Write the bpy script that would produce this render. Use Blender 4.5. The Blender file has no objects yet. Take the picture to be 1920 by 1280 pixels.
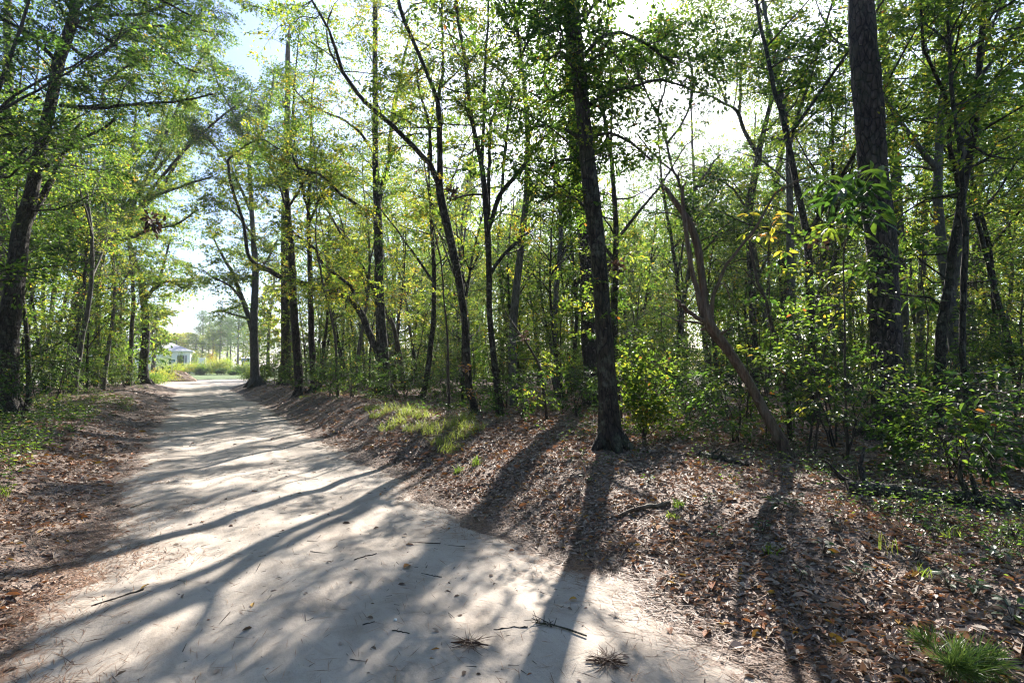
import bpy, math, random
import numpy as np
from math import sin, cos, pi, radians, sqrt

rng = np.random.default_rng(7)
random.seed(7)
SC = bpy.context.scene
COL = SC.collection

# ------------------------------------------------------------------ camera model (18 mm lens, photo measured at 1920x1280)
CAMZ = 1.6
TANP = 0.05
PITCH = math.atan(TANP)
FPX = 960.0
CP, SP = cos(PITCH), sin(PITCH)
SUN_AZ = radians(13.0)          # clockwise from +Y
SUN_EL = radians(34.3)
SUN = np.array([sin(SUN_AZ) * cos(SUN_EL), cos(SUN_AZ) * cos(SUN_EL), sin(SUN_EL)])


def ray(px, py):
    a, b = px - 960.0, 640.0 - py
    return np.array([a, FPX * CP - b * SP, FPX * SP + b * CP])


def at(px, py, Y):
    """point seen at pixel px,py whose distance along +Y is Y"""
    d = ray(px, py)
    t = Y / d[1]
    return np.array([d[0] * t, Y, CAMZ + d[2] * t])


def proj(p):
    x, y, z = p[..., 0], p[..., 1], p[..., 2] - CAMZ
    dep = y * CP + z * SP
    up = -y * SP + z * CP
    dep = np.where(np.abs(dep) < 1e-3, 1e-3, dep)
    return 960 + FPX * x / dep, 640 - FPX * up / dep, dep


# ------------------------------------------------------------------ value noise (numpy)
_perm = np.random.default_rng(3).random((256, 256))


def vnoise(x, y):
    xi, yi = np.floor(x).astype(int), np.floor(y).astype(int)
    fx, fy = x - xi, y - yi
    fx, fy = fx * fx * (3 - 2 * fx), fy * fy * (3 - 2 * fy)
    g = lambda i, j: _perm[i & 255, j & 255]
    return ((g(xi, yi) * (1 - fx) + g(xi + 1, yi) * fx) * (1 - fy) + (g(xi, yi + 1) * (1 - fx) + g(xi + 1, yi + 1) * fx) * fy) * 2 - 1


def sstep(x):
    x = np.clip(x, 0, 1)
    return x * x * (3 - 2 * x)


# ------------------------------------------------------------------ terrain
T_ = np.array([-0.533, 0.846])
N_ = np.array([0.846, 0.533])
C0 = np.array([-0.5, 2.6])
U_CROSS0, U_CROSS1 = 53.0, 76.0


def road_uv(x, y):
    dx, dy = x - C0[0], y - C0[1]
    u = dx * T_[0] + dy * T_[1]
    v = dx * N_[0] + dy * N_[1]
    return u, v


def uv_xy(u, v):
    return C0[0] + T_[0] * u + N_[0] * v, C0[1] + T_[1] * u + N_[1] * v


def half_w(u, v):
    e = 0.20 * vnoise(u * 0.6 + 5, np.sign(v) * 9.3 + 0 * u) + 0.12 * vnoise(u * 2.3, np.sign(v) * 4.1 + 0 * u) + 0.05 * vnoise(u * 6.1, np.sign(v) * 2.7 + 0 * u)
    flare = np.clip((u - 40) / 13.0, 0, 1) ** 2 * np.where(v > 0, 4.5, 2.0)
    return 1.62 + e + flare + np.where(v > 0, .16, 0) * (1 - sstep((u + .5) / 4))


def h_ground(x, y):
    x = np.asarray(x, float); y = np.asarray(y, float)
    u, v = road_uv(x, y)
    s = np.abs(v) - half_w(u, v)
    near = 1 - sstep((u - 46) / 8.0)
    hb = np.where(v > 0, 0.42, 0.40) * sstep(s / np.where(v > 0, 2.0, 2.1))
    hump = np.where(v > 0, 0.16 * sstep(s / 1.5) * (1 - sstep((s - 1.4) / 1.6)) * sstep((u - 5) / 6), 0.05 * sstep(s / 1.3) * (1 - sstep((s - 1.4) / 1.5)))
    gul = 0.09 * vnoise(u * 0.9 + 20, v * 0.5) * sstep(s / 0.7) * (1 - 0.55 * sstep((s - 1.5) / 2))
    n = 0.10 * vnoise(x * 0.22 + 11, y * 0.22) * sstep(s / 2.5) + 0.03 * vnoise(x * 1.1, y * 1.1) * sstep(s / 0.4) + 0.012 * vnoise(x * 4.1, y * 4.1) * sstep(s / 0.3)
    z = (hb + hump + gul + n) * near
    inside = sstep((s + 0.18) / 0.18)
    z = z - 0.06 * (1 - inside) * near - 0.06 * (1 - near) * (1 - sstep((u - U_CROSS1 + 0.5) / 0.8))
    z = z + 0.30 * sstep((u - U_CROSS1) / 7.0) + 0.06 * vnoise(x * 0.05, y * 0.05) * sstep((u - U_CROSS1) / 9.0)
    return z


def h_road(x, y):
    u, v = road_uv(x, y)
    z = 0.022 * vnoise(x * 0.7, y * 0.7) + 0.010 * vnoise(x * 2.3, y * 2.3) + .004 * vnoise(x * 6.3, y * 6.3)
    z = z - 0.028 * (np.exp(-((v - 0.62) / 0.22) ** 2) + np.exp(-((v + 0.75) / 0.22) ** 2))
    s = np.abs(v) - half_w(u, v)
    return z - 0.10 * sstep((s + 0.05) / 0.5)


def hsurf(x, y):
    return np.maximum(h_ground(x, y), h_road(x, y))


def ground_hit(px, py):
    d = ray(px, py)
    ts = np.geomspace(1.2, 220, 3000) / d[1]
    p = d[None, :] * ts[:, None]
    below = (CAMZ + p[:, 2]) < hsurf(p[:, 0], p[:, 1])
    i = int(np.argmax(below)) if below.any() else len(ts) - 1
    return np.array([p[i, 0], p[i, 1], float(hsurf(p[i, 0], p[i, 1]))])


# ------------------------------------------------------------------ mesh helpers
def link(o, parent=None):
    COL.objects.link(o)
    if parent is not None:
        o.parent = parent
    return o


def raw_mesh(name, V, F, mats, tone=None, midx=None, smooth=False):
    """V (n,3); F list of (m,k) int arrays"""
    me = bpy.data.meshes.new(name)
    V = np.asarray(V, np.float32)
    me.vertices.add(len(V))
    me.vertices.foreach_set('co', V.ravel())
    F = [np.asarray(f, np.int32) for f in F if len(f)]
    loops = np.concatenate([f.ravel() for f in F])
    tot = np.concatenate([np.full(len(f), f.shape[1], np.int32) for f in F])
    st = np.zeros(len(tot), np.int32); st[1:] = np.cumsum(tot)[:-1]
    me.loops.add(len(loops)); me.loops.foreach_set('vertex_index', loops)
    me.polygons.add(len(tot)); me.polygons.foreach_set('loop_start', st)
    try:
        me.polygons.foreach_set('loop_total', tot)
    except Exception:
        pass
    if midx is not None:
        me.polygons.foreach_set('material_index', np.asarray(midx, np.int32))
    me.polygons.foreach_set('use_smooth', np.full(len(tot), bool(smooth)))
    for m in mats:
        me.materials.append(m)
    if tone is not None:
        a = me.attributes.new('tone', 'FLOAT', 'POINT')
        a.data.foreach_set('value', np.asarray(tone, np.float32))
    me.update(calc_edges=True)
    return me


class MB:
    """collects tubes / leaves / polygons with a tone per vertex and a material slot per face"""
    def __init__(self):
        self.V, self.F3, self.F4, self.T, self.n = [], [], [], [], 0
        self.m3, self.m4 = [], []

    def add(self, V, F, tone=0.5, m=0):
        V = np.asarray(V, float).reshape(-1, 3)
        F = np.asarray(F, int)
        if len(F) == 0:
            return
        self.V.append(V)
        self.T.append(np.full(len(V), tone) if np.isscalar(tone) else np.asarray(tone, float))
        if F.shape[1] == 3:
            self.F3.append(F + self.n); self.m3.append(np.full(len(F), m))
        else:
            self.F4.append(F + self.n); self.m4.append(np.full(len(F), m))
        self.n += len(V)

    def tube(self, P, R, sides=6, tone=0.5, m=0, cap=True, rough=0.0, ridges=None):
        P = np.asarray(P, float); R = np.asarray(R, float)
        n = len(P)
        tan = np.gradient(P, axis=0)
        tan /= np.linalg.norm(tan, axis=1)[:, None] + 1e-9
        ref = np.array([0.0, 1.0, 0.0]) if abs(tan[0][1]) < 0.8 else np.array([1.0, 0, 0])
        A = np.zeros((n, 3)); a = np.cross(tan[0], ref)
        for i in range(n):
            a = a - tan[i] * np.dot(a, tan[i]); a /= np.linalg.norm(a) + 1e-9
            A[i] = a
        B = np.cross(tan, A)
        th = np.linspace(0, 2 * pi, sides, endpoint=False)
        rr = R[:, None] * np.ones(sides)[None, :]
        if rough:
            rr = rr * (1 + rough * (rng.random((n, sides)) - 0.5) + rough * (rng.random(sides) - 0.5)[None, :])
        if ridges:
            cum = np.concatenate([[0], np.cumsum(np.linalg.norm(np.diff(P, axis=0), axis=1))])
            q1, q2, am = ridges; TH = np.linspace(0, 1, sides, endpoint=False)[None, :] * np.ones((n, 1)); SS = cum[:, None] * np.ones((1, sides))
            fr = lambda a, b, o: vnoise(np.cos(TH * 2 * pi) * a / 2 + o, np.sin(TH * 2 * pi) * a / 2 + SS * b)
            rr = rr * (1 + am * (.055 * fr(q1, q2, 3.3) + .05 * fr(q1 * 2.1, q2 * 2.2, 9.1) + .05 * fr(2, .5, 20.2)))
        V = P[:, None, :] + rr[:, :, None] * (A[:, None, :] * np.cos(th)[None, :, None] + B[:, None, :] * np.sin(th)[None, :, None])
        i = np.arange(n - 1)[:, None] * sides; j = np.arange(sides)[None, :]; j2 = (j + 1) % sides
        F = np.stack([i + j, i + j2, i + sides + j2, i + sides + j], -1).reshape(-1, 4)
        self.add(V.reshape(-1, 3), F, tone, m)
        if cap and sides >= 4:
            c = np.concatenate([V[-1], P[-1:] + tan[-1:] * R[-1] * 0.3])
            self.add(c, np.stack([np.arange(sides), (np.arange(sides) + 1) % sides, np.full(sides, sides)], -1), tone, m)
            c = np.concatenate([V[0], P[:1]])
            self.add(c, np.stack([(np.arange(sides) + 1) % sides, np.arange(sides), np.full(sides, sides)], -1), tone, m)

    def prisms(self, A, B, r0, r1, tone=0.5, m=0):
        """many three-sided twigs at once"""
        A = np.asarray(A, float); B = np.asarray(B, float); n = len(A)
        if n == 0:
            return
        d = B - A; d /= np.linalg.norm(d, axis=1)[:, None] + 1e-9
        ref = np.where(np.abs(d[:, 2:3]) < 0.9, np.array([[0, 0, 1.0]]), np.array([[1.0, 0, 0]]))
        x = np.cross(d, ref); x /= np.linalg.norm(x, axis=1)[:, None] + 1e-9
        y = np.cross(d, x)
        r0 = np.broadcast_to(np.asarray(r0, float), (n,))[:, None]; r1 = np.broadcast_to(np.asarray(r1, float), (n,))[:, None]
        vs = []
        for P, r in ((A, r0), (B, r1)):
            for k in range(3):
                t = 2 * pi * k / 3
                vs.append(P + r * (x * cos(t) + y * sin(t)))
        V = np.stack(vs, 1).reshape(-1, 3)
        b = np.arange(n)[:, None, None] * 6
        f = np.array([[0, 1, 4, 3], [1, 2, 5, 4], [2, 0, 3, 5]])[None]
        self.add(V, (b + f).reshape(-1, 4), tone, m)

    def leaves(self, P, D, N, L, W, tone, shape='hex', m=0, fold=0.18, curl=0.12):
        n = len(P)
        if n == 0:
            return
        D = D / (np.linalg.norm(D, axis=1)[:, None] + 1e-9)
        N = N - D * np.sum(N * D, 1)[:, None]
        N = N / (np.linalg.norm(N, axis=1)[:, None] + 1e-9)
        S = np.cross(N, D)
        L = np.broadcast_to(np.asarray(L, float), (n,))[:, None]; W = np.broadcast_to(np.asarray(W, float), (n,))[:, None]
        tone = np.broadcast_to(np.asarray(tone, float), (n,))
        if shape == 'rhomb':
            v = [P, P + D * L * 0.45 + S * W * 0.5 + N * W * fold, P + D * L, P + D * L * 0.5 - S * W * 0.5 + N * W * fold]
            V = np.stack(v, 1).reshape(-1, 3); b = np.arange(n)[:, None] * 4
            self.add(V, b + np.array([[0, 1, 2, 3]]), np.repeat(tone, 4), m)
        elif shape == 'hex':
            c = curl * L
            v = [P, P + D * L * 0.30 + S * W * 0.44 + N * W * fold, P + D * L * 0.68 + S * W * 0.40 + N * (W * fold - c * 0.4), P + D * L - N * c,
                 P + D * L * 0.68 - S * W * 0.40 + N * (W * fold - c * 0.4), P + D * L * 0.30 - S * W * 0.44 + N * W * fold]
            V = np.stack(v, 1).reshape(-1, 3); b = np.arange(n)[:, None, None] * 6
            self.add(V, (b + np.array([[0, 1, 2, 3], [0, 3, 4, 5]])[None]).reshape(-1, 4), np.repeat(tone, 6), m)
        else:  # long: a drooping strap-shaped leaf in 5 sections with a midrib
            ts = np.array([0.0, 0.18, 0.45, 0.72, 0.9, 1.0]); ws = np.array([0.03, 0.32, 0.5, 0.42, 0.2, 0.0])
            vs = []
            for t, w in zip(ts, ws):
                c = P + D * L * t - N * L * curl * t * t
                vs += [c + S * W * w + N * W * fold * w * 2, c, c - S * W * w + N * W * fold * w * 2]
            V = np.stack(vs, 1).reshape(-1, 3); b = np.arange(n)[:, None, None] * 18
            f = []
            for k in range(5):
                f += [[3 * k, 3 * k + 3, 3 * k + 4, 3 * k + 1], [3 * k + 1, 3 * k + 4, 3 * k + 5, 3 * k + 2]]
            self.add(V, (b + np.array(f)[None]).reshape(-1, 4), np.repeat(tone, 18), m)

    def build(self, name, mats, parent=None, origin=(0, 0, 0), smooth=False, mesh_only=False):
        if not self.V:
            return None
        V = np.concatenate(self.V) - np.asarray(origin, float)[None, :]
        F, M = [], []
        if self.F4:
            F.append(np.concatenate(self.F4)); M.append(np.concatenate(self.m4))
        if self.F3:
            F.append(np.concatenate(self.F3)); M.append(np.concatenate(self.m3))
        me = raw_mesh(name, V, F, mats if isinstance(mats, (list, tuple)) else [mats], np.concatenate(self.T), np.concatenate(M), smooth)
        if mesh_only:
            return me
        o = bpy.data.objects.new(name, me)
        return link(o, parent)


def tag(o, label=None, cat=None, group=None, kind=None):
    if label: o['label'] = label
    if cat: o['category'] = cat
    if group: o['group'] = group
    if kind: o['kind'] = kind
    return o


def empty(name, loc=(0, 0, 0), rz=0.0):
    o = bpy.data.objects.new(name, None)
    o.empty_display_size = 0.2
    o.location = [float(c) for c in loc]
    o.rotation_euler = (0, 0, rz)
    return link(o)


# ------------------------------------------------------------------ materials
def new_mat(name):
    m = bpy.data.materials.new(name); m.use_nodes = True
    nt = m.node_tree; nt.nodes.clear()
    out = nt.nodes.new('ShaderNodeOutputMaterial')
    return m, nt, out


def nd(nt, t, **kw):
    n = nt.nodes.new(t)
    for k, v in kw.items():
        if k in n.inputs:
            n.inputs[k].default_value = v
        else:
            setattr(n, k, v)
    return n


def ramp(nt, stops, src=None, interp='LINEAR'):
    r = nt.nodes.new('ShaderNodeValToRGB')
    e = r.color_ramp.elements
    r.color_ramp.interpolation = interp
    while len(e) < len(stops):
        e.new(0.5)
    for i, (p, c) in enumerate(stops):
        e[i].position = p
        e[i].color = (*c, 1)
    if src is not None:
        nt.links.new(src, r.inputs[0])
    return r


def leaf_mat(name, stops, tstops, rough=0.48, trans=0.5, spec=0.32):
    m, nt, out = new_mat(name)
    L = nt.links.new
    at_ = nd(nt, 'ShaderNodeAttribute', attribute_name='tone')
    oi = nt.nodes.new('ShaderNodeObjectInfo')
    ma = nd(nt, 'ShaderNodeMath', operation='MULTIPLY_ADD')
    L(oi.outputs['Random'], ma.inputs[0]); ma.inputs[1].default_value = 0.10; L(at_.outputs['Fac'], ma.inputs[2])
    r1 = ramp(nt, stops, ma.outputs[0]); r2 = ramp(nt, tstops, ma.outputs[0])
    p = nd(nt, 'ShaderNodeBsdfPrincipled', Roughness=rough)
    p.inputs['Specular IOR Level'].default_value = spec
    L(r1.outputs[0], p.inputs['Base Color'])
    t = nt.nodes.new('ShaderNodeBsdfTranslucent')
    L(r2.outputs[0], t.inputs['Color'])
    mx = nd(nt, 'ShaderNodeMixShader'); mx.inputs[0].default_value = trans
    L(p.outputs[0], mx.inputs[1]); L(t.outputs[0], mx.inputs[2]); L(mx.outputs[0], out.inputs[0])
    return m


M = {}
G_R = [(0.0, (.010, .026, .011)), (0.30, (.024, .054, .020)), (0.55, (.048, .090, .024)), (0.75, (.11, .145, .026)), (0.90, (.34, .28, .03)), (1.0, (.30, .10, .03))]
G_T = [(0.0, (.025, .07, .012)), (0.30, (.085, .19, .022)), (0.55, (.24, .40, .038)), (0.75, (.56, .64, .065)), (0.90, (.75, .58, .05)), (1.0, (.50, .16, .04))]
M['leaf'] = leaf_mat('broad_leaf', G_R, G_T, trans=0.5)
M['leaf_gloss'] = leaf_mat('glossy_leaf', G_R, G_T, rough=0.50, trans=0.42, spec=0.6)
M['leaf_big'] = leaf_mat('large_leaf', G_R, G_T, rough=0.40, trans=0.45, spec=0.5)
M['needle'] = leaf_mat('pine_needle', [(0, (.02, .05, .02)), (.5, (.05, .10, .03)), (1, (.11, .17, .04))], [(0, (.05, .12, .03)), (.5, (.14, .26, .05)), (1, (.35, .46, .08))], rough=0.4, trans=0.35)
M['grass'] = leaf_mat('grass_blade', [(0, (.03, .07, .015)), (.5, (.09, .15, .025)), (.8, (.2, .24, .06)), (1, (.35, .28, .13))], [(0, (.10, .22, .03)), (.5, (.36, .5, .06)), (.8, (.55, .62, .12)), (1, (.5, .4, .18))], rough=0.45, trans=0.45)
M['litter'] = leaf_mat('dead_leaf', [(0, (.035, .023, .018)), (.25, (.10, .068, .05)), (.5, (.22, .165, .125)), (.75, (.40, .33, .27)), (.86, (.45, .38, .32)), (.92, (.30, .11, .04)), (1, (.42, .25, .05))],
                       [(0, (.05, .02, .01)), (.5, (.2, .11, .06)), (.9, (.4, .15, .05)), (1, (.5, .3, .05))], rough=0.62, trans=0.15, spec=0.25)
M['straw'] = leaf_mat('pine_straw', [(0, (.05, .025, .015)), (.5, (.17, .08, .045)), (1, (.34, .20, .11))], [(0, (.05, .02, .01)), (1, (.25, .14, .07))], rough=0.5, trans=0.1)


def bark_mat(name, c0, c1, c2, scale=(18, 18, 3.5), vor=None, lich=0.0, bump=0.6, moss=0.35):
    m, nt, out = new_mat(name)
    L = nt.links.new
    tc = nt.nodes.new('ShaderNodeTexCoord')
    mp = nt.nodes.new('ShaderNodeMapping'); mp.inputs['Scale'].default_value = scale
    L(tc.outputs['Object'], mp.inputs[0])
    nz = nd(nt, 'ShaderNodeTexNoise', Scale=1.0, Detail=6.0, Roughness=0.65); L(mp.outputs[0], nz.inputs['Vector'])
    col = ramp(nt, [(0.3, c0), (0.52, c1), (0.75, c2)], nz.outputs[0])
    height = nz.outputs[0]
    base = col.outputs[0]
    if vor:
        mp2 = nt.nodes.new('ShaderNodeMapping'); mp2.inputs['Scale'].default_value = vor
        ad = nd(nt, 'ShaderNodeVectorMath', operation='MULTIPLY_ADD')
        L(nz.outputs['Color'], ad.inputs[0]); ad.inputs[1].default_value = (.05, .05, .05); L(tc.outputs['Object'], ad.inputs[2])
        L(ad.outputs[0], mp2.inputs[0])
        vo = nd(nt, 'ShaderNodeTexVoronoi', feature='DISTANCE_TO_EDGE', Scale=1.0); L(mp2.outputs[0], vo.inputs['Vector'])
        vr = ramp(nt, [(0.0, (.12, .12, .12)), (0.12, (.8, .8, .8)), (0.5, (1, 1, 1))], vo.outputs['Distance'])
        mul = nd(nt, 'ShaderNodeMix', data_type='RGBA', blend_type='MULTIPLY'); mul.inputs[0].default_value = 1.0
        L(base, mul.inputs[6]); L(vr.outputs[0], mul.inputs[7]); base = mul.outputs[2]
        am = nd(nt, 'ShaderNodeMath', operation='MULTIPLY_ADD'); L(vr.outputs[0], am.inputs[0]); am.inputs[1].default_value = 1.2; L(nz.outputs[0], am.inputs[2])
        height = am.outputs[0]
    if lich:
        n2 = nd(nt, 'ShaderNodeTexNoise', Scale=5.0, Detail=5.0, Roughness=0.7); L(tc.outputs['Object'], n2.inputs['Vector'])
        lr = ramp(nt, [(0.52, (0, 0, 0)), (0.66, (lich, lich, lich))], n2.outputs[0])
        mix = nd(nt, 'ShaderNodeMix', data_type='RGBA'); L(lr.outputs[0], mix.inputs[0]); L(base, mix.inputs[6]); mix.inputs[7].default_value = (.20, .22, .16, 1)
        base = mix.outputs[2]
    n3 = nd(nt, 'ShaderNodeTexNoise', Scale=1.7, Detail=7.0, Roughness=0.75); L(tc.outputs['Object'], n3.inputs['Vector'])
    mr = ramp(nt, [(0.50, (0, 0, 0)), (0.64, (moss, moss, moss))], n3.outputs[0])
    mm = nd(nt, 'ShaderNodeMix', data_type='RGBA'); L(mr.outputs[0], mm.inputs[0]); L(base, mm.inputs[6]); mm.inputs[7].default_value = (.060, .075, .028, 1); base = mm.outputs[2]
    b = nd(nt, 'ShaderNodeBump', Strength=bump, Distance=0.03); L(height, b.inputs['Height'])
    p = nd(nt, 'ShaderNodeBsdfPrincipled', Roughness=0.85)
    L(base, p.inputs['Base Color']); L(b.outputs[0], p.inputs['Normal']); L(p.outputs[0], out.inputs[0])
    return m


M['bark_oak'] = bark_mat('oak_bark', (.016, .012, .009), (.052, .040, .030), (.115, .092, .070), (22, 22, 5), (20, 20, 5), 0.45, 0.9)
M['bark_pine'] = bark_mat('pine_bark', (.024, .017, .015), (.068, .048, .041), (.14, .11, .098), (16, 16, 6), (14, 14, 5), 0.12, 0.9)
M['bark_snag'] = bark_mat('weathered_wood', (.035, .023, .016), (.125, .085, .06), (.25, .185, .14), (26, 26, 2.2), None, 0.3, 1.0)
M['bark_thin'] = bark_mat('sapling_bark', (.022, .016, .013), (.06, .044, .034), (.11, .09, .07), (30, 30, 8), None, 0.3)
M['bark_grey'] = bark_mat('grey_bark', (.03, .027, .024), (.085, .078, .068), (.17, .16, .14), (20, 20, 6), None, 0.35)


def simple_mat(name, col, rough=0.8, metal=0.0, nscale=None, namt=0.25):
    m, nt, out = new_mat(name)
    p = nd(nt, 'ShaderNodeBsdfPrincipled', Roughness=rough, Metallic=metal)
    p.inputs['Base Color'].default_value = (*col, 1)
    if nscale:
        tc = nt.nodes.new('ShaderNodeTexCoord')
        n = nd(nt, 'ShaderNodeTexNoise', Scale=nscale, Detail=5.0); nt.links.new(tc.outputs['Object'], n.inputs['Vector'])
        r = ramp(nt, [(0.3, tuple(c * (1 - namt) for c in col)), (0.7, tuple(min(1, c * (1 + namt)) for c in col))], n.outputs[0])
        nt.links.new(r.outputs[0], p.inputs['Base Color'])
    nt.links.new(p.outputs[0], out.inputs[0])
    return m


def ground_mat():
    m, nt, out = new_mat('forest_floor')
    L = nt.links.new
    tc = nt.nodes.new('ShaderNodeTexCoord')
    nw = nd(nt, 'ShaderNodeTexNoise', Scale=14.0, Detail=3.0); L(tc.outputs['Object'], nw.inputs['Vector'])
    wv = nd(nt, 'ShaderNodeVectorMath', operation='MULTIPLY_ADD'); L(nw.outputs['Color'], wv.inputs[0]); wv.inputs[1].default_value = (.09, .09, .09); L(tc.outputs['Object'], wv.inputs[2])
    v1 = nd(nt, 'ShaderNodeTexVoronoi', Scale=34.0); L(wv.outputs[0], v1.inputs['Vector'])
    v1.inputs['Randomness'].default_value = 1.0
    sep = nt.nodes.new('ShaderNodeSeparateColor'); L(v1.outputs['Color'], sep.inputs[0])
    c1 = ramp(nt, [(0.0, (.04, .027, .021)), (0.35, (.10, .068, .052)), (0.6, (.18, .13, .10)), (0.85, (.31, .245, .20)), (1.0, (.24, .12, .07))], sep.outputs[0])
    n1 = nd(nt, 'ShaderNodeTexNoise', Scale=1.3, Detail=6.0, Roughness=0.7); L(tc.outputs['Object'], n1.inputs['Vector'])
    r = ramp(nt, [(0.35, (0, 0, 0)), (0.65, (1, 1, 1))], n1.outputs[0])
    mx = nd(nt, 'ShaderNodeMix', data_type='RGBA'); L(r.outputs[0], mx.inputs[0]); L(c1.outputs[0], mx.inputs[6])
    c2 = ramp(nt, [(0.0, (.06, .04, .03)), (1.0, (.22, .15, .11))], sep.outputs[1]); L(c2.outputs[0], mx.inputs[7])
    at_ = nd(nt, 'ShaderNodeAttribute', attribute_name='tone')
    # tone: 0 = litter, 1 = pale sand showing through, 2 = short grass of the verge
    n2 = nd(nt, 'ShaderNodeTexNoise', Scale=9.0, Detail=6.0, Roughness=0.7); L(tc.outputs['Object'], n2.inputs['Vector'])
    ad = nd(nt, 'ShaderNodeMath', operation='MULTIPLY_ADD'); L(n2.outputs[0], ad.inputs[0]); ad.inputs[1].default_value = 1.2; ad.inputs[2].default_value = -0.6
    sm = nd(nt, 'ShaderNodeMath', operation='ADD'); L(ad.outputs[0], sm.inputs[0]); L(at_.outputs['Fac'], sm.inputs[1])
    mk = ramp(nt, [(0.40, (0, 0, 0)), (0.62, (1, 1, 1))], sm.outputs[0])
    m2 = nd(nt, 'ShaderNodeMix', data_type='RGBA'); L(mk.outputs[0], m2.inputs[0]); L(mx.outputs[2], m2.inputs[6]); m2.inputs[7].default_value = (.36, .29, .23, 1)
    half = nd(nt, 'ShaderNodeMath', operation='MULTIPLY'); L(at_.outputs['Fac'], half.inputs[0]); half.inputs[1].default_value = 0.5
    mk2 = ramp(nt, [(0.72, (0, 0, 0)), (0.80, (1, 1, 1))], half.outputs[0])
    gcol = ramp(nt, [(0.3, (.055, .10, .02)), (0.7, (.11, .16, .035))], n2.outputs[0])
    m3 = nd(nt, 'ShaderNodeMix', data_type='RGBA'); L(mk2.outputs[0], m3.inputs[0]); L(m2.outputs[2], m3.inputs[6]); L(gcol.outputs[0], m3.inputs[7])
    b = nd(nt, 'ShaderNodeBump', Strength=0.7, Distance=0.03); L(v1.outputs['Distance'], b.inputs['Height'])
    p = nd(nt, 'ShaderNodeBsdfPrincipled', Roughness=0.85); L(m3.outputs[2], p.inputs['Base Color']); L(b.outputs[0], p.inputs['Normal'])
    L(p.outputs[0], out.inputs[0])
    return m


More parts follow.
